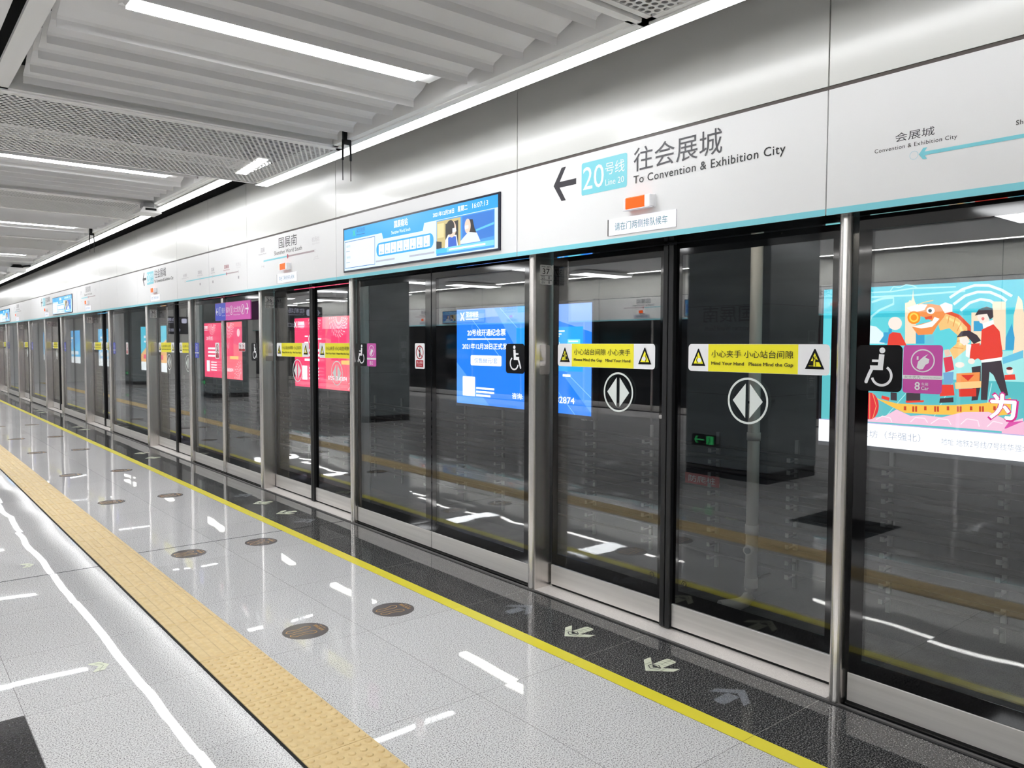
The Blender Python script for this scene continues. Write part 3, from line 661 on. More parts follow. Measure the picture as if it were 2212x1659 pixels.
lp1.location = (-1.06, 40, 3); bpy.data.objects.remove([c for c in COL.objects if c.parent == lp1][0]); bpy.data.objects.remove([c for c in COL.objects if c.parent == lp1][0]); bpy.data.objects.remove(lp1)
# perforated panels
def perf(y0, y1, zb, x0, x1):
    e = empty('perforated_ceiling_panel'); b = MB(); b.box(x0+.03, x1-.03, y0+.03, y1-.03, zb+.0035, zb+.006, PERF); b.build('perforated_sheet', e)
    b = MB()
    for xa, xb, ya, yb in ((x0, x0+.032, y0, y1), (x1-.032, x1, y0, y1), (x0, x1, y0, y0+.032), (x0, x1, y1-.032, y1)): b.box(xa, xb, ya, yb, zb, zb+.1, CEILW)
    b.build('rim', e); return e
pf = [(.82, 2.345, ZN+.012, 'perforated white ceiling panel at the top edge of the picture'), (5.292, 6.9, ZN, 'perforated white ceiling panel with bright slotted light, nearest whole one')]
for i, (a, c) in enumerate(((9.962, 11.278), (14.342, 15.938), (18.622, 20.098), (23.102, 24.598), (27.602, 29.098))): pf.append((a, c, ZF, 'perforated white ceiling panel between louvred modules, %s from the camera' % ORD[i+2]))
for a, c, z, lb in pf: tag(perf(a, c, z, -.9, 2.708), lb, 'ceiling panel', 'perforated ceiling panels', 'thing')
DUCT2 = mat('duct_mid', (112, 112, 114), .6)
b = MB(); b.box(.1, 2.15, 5.75, 6.35, ZN+.14, ZN+.3, DUCT2); b.box(-.6, .02, 5.6, 6.6, ZN+.16, ZN+.3, DUCT2); tag(b.build('air_duct'), 'pale duct boxes glimpsed through the nearest perforated panel', 'duct')
e = empty('slotted_light', label='short bright slotted light set in the nearest perforated panel', cat='light')
b = MB(); b.prism([(2.345, 5.93), (2.42, 5.93), (2.49, 6.57), (2.40, 6.57)], 'z', ZN-.002, ZN+.002, emi((255, 253, 250), 2.5)); b.build('light_diffuser', e)
b = MB()
for i in range(1, 9): b.box(2.335+.008*i, 2.435+.008*i, 5.93+.071*i-.007, 5.93+.071*i+.007, ZN-.004, ZN-.001, CEILW)
b.build('cross_bar', e)
# light lines beside the doors
def light_line(x0, x1, ya, yb, z, lb, m=None):
    e = empty('light_line', label=lb, cat='light line'); b = MB()
    b.box(x0+.002, x1-.002, ya, yb, z, z+.012, m or STRIP); b.build('light_diffuser', e)
    b = MB(); b.box(x0-.004, x0, ya, yb, z-.001, z+.05, CEILW); b.box(x1-.001, x1+.003, ya, yb, z+.001, z+.05, CEILW); b.box(x0-.004, x1+.003, ya, yb, z+.013, z+.05, CEILW); b.build('housing', e)
light_line(2.714, 2.824, Y0+.1, 6.95, ZN, 'continuous white light line along the lower ceiling above the near doors')
light_line(2.738, 2.858, 6.951, 34, ZF, 'continuous white light line receding along the far ceiling')
light_line(-6.80, -6.68, Y0+.2, 34, ZF, 'white light line along the opposite edge, seen only mirrored', emi((255, 253, 250), 26.))
# plain ceiling of the middle and the other half, plenum
b = MB()
b.box(-6.66, -4.55, Y0, Y1, ZF, ZF+.02, CEILG)
for i in range(9): b.box(-.9, .50, -2.1+4.525*i, .80+4.525*i, ZN+.0 if i < 2 else ZF, (ZN if i < 2 else ZF)+.03, CEILW)
b.box(-4.5, -.95, Y0, Y1, ZF+.02, ZF+.04, CEILW); b.box(-.9, 2.70, Y0, -2.15, ZN, ZN+.02, CEILW); b.box(.55, 2.70, -2.1, .8, ZN, ZN+.02, CEILW); b.box(-.9, 2.7, 32.05, Y1, ZF, ZF+.02, CEILW)
b.box(-7.3, 3.3, Y0, Y1, 3.8, 3.9, VOID)
for i in range(12): b.box(-.9, 2.6, -6+3.6*i, -5.9+3.6*i, 3.55, 3.7, GAP)
struct(b, 'ceiling')
# hanging bits
def hook(x, y, z, lb, n=2):
    e = empty('cable_hook', label=lb, cat='cable hook'); b = MB(); b.box(x-.03, x+.03, y-.012, y+.012, z-.13, z+.02, GAP); b.build('clip', e, .004)
    for s_ in (-1, 1):
        b = MB(); b.tube([(x+.028*s_, y, z-.1), (x+.03*s_, y, z-.17), (x+.031*s_, y, z-.24)], .008, GAP, 8); b.tube([(x+.031*s_, y, z-.22), (x+.031*s_, y, z-.38)], .0028, GAP, 6); b.build('cable', e)
    return e
hook(2.62, 5.03, 3.115, 'pair of dangling black cables below the nearest louvred module'); hook(2.61, 13.1, 3.325, 'pair of dangling black cables farther down the ceiling')
e = empty('ceiling_speaker', label='white box hung under the ceiling near the light line', cat='box'); b = MB()
b.prism([(2.44, 3.10), (2.68, 3.10), (2.64, 3.16), (2.48, 3.16)], 'y', 9.72, 10.05, CEILW); b.build('casing', e); b = MB(); b.box(2.5, 2.62, 9.8, 9.95, 3.16, 3.225, DUCT); b.build('bracket', e); b = MB(); b.box(2.5, 2.62, 9.717, 9.722, 3.125, 3.15, GAP); b.build('grille', e)
e = empty('security_camera', label='small dark camera on a white box far down the ceiling', cat='camera'); b = MB(); b.box(2.28, 2.58, 19.2, 19.6, 3.07, 3.15, CEILW); b.build('mount', e); b = MB(); b.prism([(2.32, 3.15), (2.54, 3.15), (2.5, 3.21), (2.36, 3.21)], 'y', 19.25, 19.6, GAP); b.tube([(2.5, 19.3, 3.18), (2.66, 19.22, 3.205)], .02, GAP); b.build('camera_body', e)

# ------------------------------------------------------------------ floor stickers
FLOORN = dict(v=(1, 0, 0), n=(0, 0, 1))
DISC = mat('disc_grey', (112, 107, 107), .18); GOLD = mat('print_gold', (232, 176, 100), .4)
def foot_disc():
    s = Sign((0, 0, .0004), step=.0003, **FLOORN); s.d = .0004
    s.slab([(.125*math.cos(R(a)), .125*math.sin(R(a))) for a in range(0, 360, 10)], .0004, DISC)
    for f in (-1, 1):
        out = [(.018, -.085), (.034, -.088), (.05, -.07), (.05, -.045), (.042, -.02), (.05, .005), (.062, .03), (.058, .052), (.042, .06), (.026, .05), (.018, .03), (.02, 0), (.018, -.03), (.012, -.06), (.018, -.085)]
        s.line([(f*a, c-.012) for a, c in out], .0042, GOLD)
    s.text('排队候车', 0, .068, .024, GOLD, w=.11, align='c'); s.text('Queue Here', 0, .098, .011, GOLD, w=.07, align='c')
    return s.build('footprint_sticker')
fd = foot_disc(); n = 0
for k in range(4):
    for sd, y in (('right', (yR[k]+yL[k])/2-1.23), ('left', (yR[k]+yL[k])/2+1.235)):
        if k == 0 and sd == 'right': continue
        for row, x in (('nearer the yellow line', 2.387), ('nearer the tactile strip', 1.825)):
            o = fd if n == 0 else copy_tree(fd); n += 1; o.location = (x, y, 0)
            tag(o, 'round grey footprint sticker %s of %s, %s' % (sd, nm(k) if k < 2 else nm(k).replace(' from the camera', ''), row), 'floor sticker', 'footprint stickers')
def arrow_piece(s, m, m2, line):
    a = .0315
    s.poly([(-a, .0), (a, .0), (a, .105), (a-.01, .118), (-a+.01, .118), (-a, .105)], m)
    for f in (-1, 1): s.poly([(0, -.085), (f*.095, .01), (f*.095, .062), (f*.001, -.028)], m)
    if line:
        for t in (.035, .065, .095): s.line([(-a, t), (a, t)], .003, m2)
        s.line([(0, .03), (0, .118)], .003, m2)
        for f in (-1, 1): s.line([(f*.05, -.034), (f*.05, .02)], .003, m2)
        s.line([(-.03, -.03), (0, -.05), (.03, -.03), (.03, -.008), (0, .012), (-.03, -.008), (-.03, -.03)], .005, INKB); s.text('地铁', 0, -.028, .016, INKB, align='c')
def floor_arrow(out):
    s = Sign((0, 0, .001), step=.0003, u=(0, -1 if out else -1, 0), **FLOORN)
    arrow_piece(s, LUM if out else TAPE, LUMK, out)
    if not out: s.v = [(-p[0], p[1], p[2]) for p in s.v]
    return s.build('floor_arrow')
fo, fi = floor_arrow(True), floor_arrow(False); n = m_ = 0
for k in range(5):
    for j, dy in enumerate((.27, -.31)):
        o = fo if n == 0 else copy_tree(fo); n += 1; o.location = (2.975, (2.8+4.52*k)+dy, 0)
        tag(o, 'pale luminous floor arrow before %s, %s of the two' % (nm(k), ('left', 'right')[j]), 'floor arrow', 'luminous floor arrows')
for k in range(2):
    for j, dy in enumerate((-.74, .76)):
        o = fi if m_ == 0 else copy_tree(fi); m_ += 1; o.location = (3.0, (2.8+4.52*k)+dy, 0)
        tag(o, 'clear film floor arrow before %s, at the %s end' % (nm(k), ('right', 'left')[j]), 'floor arrow', 'clear floor arrows')
s = Sign((0, 0, .001), step=.0003, **FLOORN)
for f in (-1, 1):
    s.poly([(0, .028), (f*.062, -.005), (f*.062, -.058), (0, -.02)], LUM); s.line([(f*.031, .012), (f*.031, -.038)], .0025, LUMK); s.line([(0, .004), (f*.062, -.03)], .0025, LUMK)
gp = s.build('guide_chevron')
for i, (x, y) in enumerate(((.845, 4.225), (.84, 6.49))):
    o = gp if i == 0 else copy_tree(gp); o.location = (x, y, 0); tag(o, 'pale luminous chevron sticker left of the tactile strip, %s' % ('nearer the camera' if i == 0 else 'farther from the camera'), 'floor sticker', 'chevron stickers')

# ------------------------------------------------------------------ beyond the glass: track
CONC = noisy('tunnel_concrete', (54, 56, 60), (76, 77, 82), 2.2, .8, 0, (1, .3, 2)); BED = noisy('track_bed', (70, 70, 70), (100, 98, 96), 5, .85)
b = MB(); b.box(XT, XT+.3, Y0, 60, -1.3, 5, CONC); struct(b, 'wall_track')
b = MB(); b.box(3.46, XT, Y0, 60, -1.3, -1.15, BED); b.box(3.46, XT, Y0, 60, 4.4, 4.5, VOID); struct(b, 'floor_track')
b = MB(); b.box(-7.6, XT+.3, Y1+.05 if False else 60, 60.2, -1.3, 5, VOID); b.box(-7.6, 3.5, Y1, Y1+.1, 0, 3.9, CEILW); b.box(-7.6, XT+.3, Y0-.1, Y0, -1.3, 3.9, CEILW); struct(b, 'wall_end')
for x, lb in ((4.65, 'steel running rail nearer the platform'), (6.08, 'steel running rail nearer the tunnel wall')):
    b = MB(); b.prism([(x-.07, -1.15), (x+.07, -1.15), (x+.07, -1.13), (x+.012, -1.11), (x+.012, -1.03), (x+.036, -1.02), (x+.036, -.985), (x-.036, -.985), (x-.036, -1.02), (x-.012, -1.03), (x-.012, -1.11), (x-.07, -1.13)], 'y', Y0, 40, mat('rail_steel', (110, 100, 94), .35, .9)); tag(b.build('rail'), lb, 'rail', 'running rails')
CAB = mat('cable_black', (24, 24, 26), .4); GALV = mat('galvanised', (150, 150, 150), .45, .4)
for i, (z, r) in enumerate(((.47, .022), (.36, .03), (.22, .03), (.10, .035), (.0, .02), (-.12, .04), (-.28, .03), (-.4, .03), (-.54, .045), (-.72, .02))):
    b = MB(); pts = [(XT-.1, Y0+.3+.9*j, z+.008*math.sin(j*2.1+i)) for j in range(50)]; b.tube(pts, r, CAB, 8); o = b.build('track_cable')
    tag(o, 'dark cable slung along the tunnel wall behind the glass', 'cable', 'tunnel cables')
yy = -.5; n = 0
while yy < 26:
    b = MB(); b.box(XT-.03, XT, yy-.02, yy+.02, -.9, .62, GALV)
    for z in (.42, .295, .155, .03, -.055, -.195, -.345, -.465, -.63, -.775): b.box(XT-.17, XT-.03, yy-.02, yy+.02, z-.012, z-.002, GALV); b.box(XT-.175, XT-.165, yy-.02, yy+.02, z-.012, z+.03, GALV)
    tag(b.build('cable_bracket'), 'galvanised cable bracket on the tunnel wall behind the glass', 'bracket', 'cable brackets'); yy += .96; n += 1
TL = emi((255, 250, 240), 6.5)
for yc in (-4, 0., 4.1, 8.2, 12.3, 15.6, 19.6, 23.7, 27.8):
    e = empty('tunnel_lamp', label='tunnel lamp high on the track wall, hidden above the doors', cat='lamp', group='tunnel lamps'); b = MB(); b.box(6.39, 6.51, yc-.75, yc+.75, 2.84, 2.88, TL); b.build('tube', e); b = MB(); b.box(6.37, 6.53, yc-.77, yc+.77, 2.881, 2.95, CEILW); b.box(6.43, 6.47, yc-.1, yc+.1, 2.95, 4.4, GAP); b.build('housing', e)
# drain pipe with elbow
PIPE = mat('pipe_grey', (226, 218, 208), .35)
e = empty('drain_pipe', label='grey vertical drain pipe with an elbow at its foot, behind door 37', cat='pipe'); b = MB(); px, py = 6.95, 4.59
b.tube([(px, py, 3.6), (px, py, -.93), (px-.008, py+.01, -.99), (px-.05, py+.035, -1.05), (px-.12, py+.07, -1.075), (px-.3, py+.16, -1.08)], .062, PIPE, 16); b.build('pipe_run', e)
for z0, z1 in ((.62, .7), (-.35, -.25), (-.9, -.8)):
    b = MB(); b.tube([(px, py, z0), (px, py, z1)], .07, PIPE, 16); b.build('coupling', e)
b = MB(); b.tube([(px-.05, py-.01, -.5), (px-.1, py-.02, -.5)], .05, PIPE, 14); b.tube([(px-.1, py-.02, -.5), (px-.11, py-.022, -.5)], .032, DUCT, 14); b.build('cleaning_cap', e)
for z in (1.01, -.83): b = MB(); b.tube([(px, py, z-.012), (px, py, z+.012)], .066, GAP, 14); b.box(px, XT-.002, py-.012, py+.012, z-.012, z+.012, GAP); b.build('pipe_clip', e)
# wall plates
s = Sign((XT-.16, 5.60, 0), step=.0004); s.rslab(0, .025, .46, .145, .006, .008, mat('plate_red', (186, 40, 48), .4)); s.text('防爬桩', .05, .05, .075, WHT, w=.36); tag(s.build('red_wall_plate'), 'small red plate with three white characters, behind door 37', 'plate')
s = Sign((XT-.02, 3.02, 0), step=.0004); s.rslab(0, 2.72, .5, 2.84, .006, .01, mat('plate_navy', (30, 36, 120), .4)); s.text('RC640', .12, 2.74, .07, WHT, w=.26); tag(s.build('blue_wall_plate'), 'dark blue number plate high up behind the nearest fixed panel', 'plate')
s = Sign((XT-.01, 7.45, 0), step=.0004); s.text('GZN-Y1205', 0, .585, .03, WHT, w=.25); tag(s.build('code_lettering'), 'small white code under the right corner of the blue lit poster', 'lettering')
# lit posters on the tunnel wall
K = 1.65
def poster(yl, w_=3.0, z0=.645, z1=2.145, name='lit_poster'):
    e = empty(name); b = MB(); b.box(XT-.1, XT, yl-w_-.03, yl+.03, z0-.03, z1+.03, mat('poster_frame', (120, 124, 130), .4, .6)); b.build('frame', e)
    s = Sign((XT-.101, yl, 0), step=.0004); return e, s
EW = emi((250, 252, 255), K)
def logo(s, u, z, h, m):
    s.poly([(u, z+h), (u+.12*h/.12*.28, z+h), (u+.5*h, z+.62*h), (u+.72*h, z+h), (u+h, z+h), (u+.66*h, z+.5*h), (u+h, z), (u+.72*h, z), (u+.5*h, z+.38*h), (u+.28*h, z), (u, z), (u+.34*h, z+.5*h)], m)
def blue_poster(yl, lb, first=True):
    e, s = poster(yl); B1 = emi((38, 122, 238), K); B2 = emi((84, 150, 246), K); B3 = emi((120, 160, 250), K); B4 = emi((44, 158, 244), K); LN = emi((150, 200, 252), K)
    s.rect(0, .66, 3, 2.13, B1); s.poly([(0, 1.95), (0, 2.13), (3, 2.13), (3, 1.75), (2, 2.0), (.9, 2.0)], B3); s.poly([(.95, 2.13), (1.75, 2.13), (2.6, 1.2), (1.5, 1.5)], B2); s.poly([(2.5, 1.15), (3, .7), (3, 1.6)], B2); s.poly([(0, .66), (0, 1.3), (.85, .66)], B2)
    s.line([(.25, 2.1), (1.1, 1.4)], .008, LN); s.line([(1.1, 2.12), (1.6, 1.75)], .008, LN); s.line([(2.55, 1.2), (3, .9)], .008, LN); s.line([(2.2, 1.1), (2.7, .66)], .006, LN)
    logo(s, .09, 1.955, .125, EW); s.text('深圳地铁', .25, 2.0, .09, EW, w=.32, bold=.025); s.rect(.25, 1.963, .57, 1.982, EW)
    s.text('20号线开通纪念票', .288, 1.715, .1, EW, w=.945, bold=.025); s.rect(.288, 1.655, 1.232, 1.675, EW); s.text('2021年12月28日正式发售', .157, 1.51, .09, EW, w=1.22, bold=.025)
    s.rrect(.377, 1.262, 1.141, 1.418, .025, EW); s.text('仅售88元/套', .47, 1.3, .08, emi((120, 150, 220), K), w=.58)
    s.rrect(.167, .785, .49, 1.087, .012, EW)
    for i, ww in enumerate((.45, .45, .36)): s.rect(.52, .90-.055*i, .52+ww, .93-.055*i, EW)
    s.rect(1.487, 1.232, 2.85, 1.825, B4); s.rect(1.5, 1.245, 1.75, 1.81, emi((40, 148, 232), K)); s.rect(1.76, 1.245, 1.775, 1.81, EW)
    for a, c, d_ in ((2.3, 1.76, .2), (2.3, 1.72, .14), (2.3, 1.69, .1)): s.rect(a, c, a+d_, c+.018, EW)
    s.rrect(2.56, 1.5, 2.8, 1.66, .01, emi((110, 214, 240), K)); s.line([(2.4, 1.62), (2.4, 1.5), (2.5, 1.58)], .012, EW); s.rect(2.58, 1.62, 2.76, 1.64, EW)
    s.rect(2.47, 1.16, 2.62, 1.19, EW); s.text('咨询:', 1.4, .80, .085, EW, w=.24, bold=.02); s.text('0755-23882874', 1.75, .80, .085, EW, w=.95, bold=.02)
    s.build('lit_artwork', e); tag(e, lb, 'lit poster', 'lit posters')
def pink_poster(yl, lb, plain=False):
    e, s = poster(yl); P1 = emi((244, 64, 108), K); P2 = emi((250, 108, 124), K); P3 = emi((255, 200, 205), K); OR_ = emi((255, 196, 120), K)
    s.rect(0, .66, 3, 2.13, P1); s.rect(1.5, .66, 3, 2.13, P2); s.poly([(1.5, 1.7), (3, 1.5), (3, 2.0), (1.7, 2.0)], emi((240, 80, 120), K)); s.poly([(1.75, 1.25), (2.4, 1.25), (2.4, 1.78), (1.75, 1.74)], P1)
    def fan(u, z, r, a0, a1):
        for q in range(4):
            for t in range(int(a0), int(a1), 14): s.line([(u+r*(.3+.23*q)*math.cos(R(t)), z+r*(.3+.23*q)*math.sin(R(t))), (u+r*(.45+.23*q)*math.cos(R(t+7)), z+r*(.45+.23*q)*math.sin(R(t+7)))], .018, P3)
    fan(2.1, 2.12, .36, 180, 360); fan(2.98, .7, .4, 90, 180); fan(.95 if plain else 1.1, 2.1, .26, 180, 360)
    logo(s, .1, 1.93, .13, EW); s.text('深圳地铁', .27, 1.97, .09, EW, w=.34, bold=.025); s.rect(.27, 1.935, .6, 1.952, EW)
    s.text('二〇二一', .62, 1.58, .2, EW, w=.8, bold=.03) if not plain else s.text('20号线', .5, 1.66, .12, EW, w=.5)
    for i in range(3): s.rect(.62, 1.42-.1*i, 1.32, 1.47-.1*i, EW)
    s.rrect(.5, .82, .74, 1.12, .01, EW)
    for i in range(4): s.rect(.85, 1.06-.07*i, 1.3, 1.09-.07*i, EW)
    s.rect(2.3, 1.18, 2.9, 1.26, OR_); s.text('0755-23882874', 1.72, .86, .08, EW, w=.8, bold=.02); s.line([(2.05, 1.4), (2.1, 1.6), (2.2, 1.45), (2.25, 1.6)], .03, P3); s.disc(2.92, 1.85, .1, P3)
    s.build('lit_artwork', e); tag(e, lb, 'lit poster', 'lit posters')
def festive_poster(yl, lb):
    e, s = poster(yl); Em = lambda c: emi(c, K*.8)
    s.rect(0, .66, 3, 2.13, Em((70, 196, 214))); s.rect(0, 1.55, 3, 1.85, Em((104, 212, 222))); s.rect(0, 1.1, 3, 1.55, Em((170, 232, 230))); s.rect(0, .85, 3, 1.3, Em((96, 190, 196)))
    for i in range(7): s.line([(.9+.3*i, 1.28), (.6+.42*i, .9)], .006, Em((180, 236, 236)))
    for t in ART:
        if t[0] == 'P': s.poly(t[2], Em(t[1]))
        else: s.line(t[3], t[2], Em(t[1]))
    s.poly([(1.6, .9), (1.74, .98), (2.2, 1.15), (2.7, 1.08), (3, 1.12), (3, .86), (1.6, .86)], Em((250, 190, 216))); s.rect(0, .66, 3, .872, EW); s.rect(0, .868, 3, .876, Em((190, 180, 226)))
    s.text('为', 1.5, .985, .22, Em((216, 50, 140)), bold=.06); s.text('为', 1.508, .995, .2, EW, bold=.035)
    TG = Em((168, 172, 190)); s.text('商业·汇坊（华强北）', .22, .735, .075, TG, w=.74); s.text('地址 地铁2号线/7号线华强北站', 1.135, .735, .06, TG, w=.72)
    s.build('lit_artwork', e); tag(e, lb, 'lit poster', 'lit posters')
def pale_poster(yl, lb, c1, c2, c3):
    e, s = poster(yl); Em = lambda c: emi(c, K)
    s.rect(0, .66, 3, 2.13, Em(c1)); s.poly([(0, 1.2), (.8, 1.5), (1.6, 1.3), (3, 1.7), (3, .66), (0, .66)], Em(c2)); s.rect(0, .66, 3, .95, EW); s.rect(.3, 1.05, 2.6, 1.2, Em(c3)); s.rect(.4, 1.75, 1.5, 1.83, EW); s.rect(.4, 1.6, 1.2, 1.66, EW)
    s.build('lit_artwork', e); tag(e, lb, 'lit poster', 'lit posters')
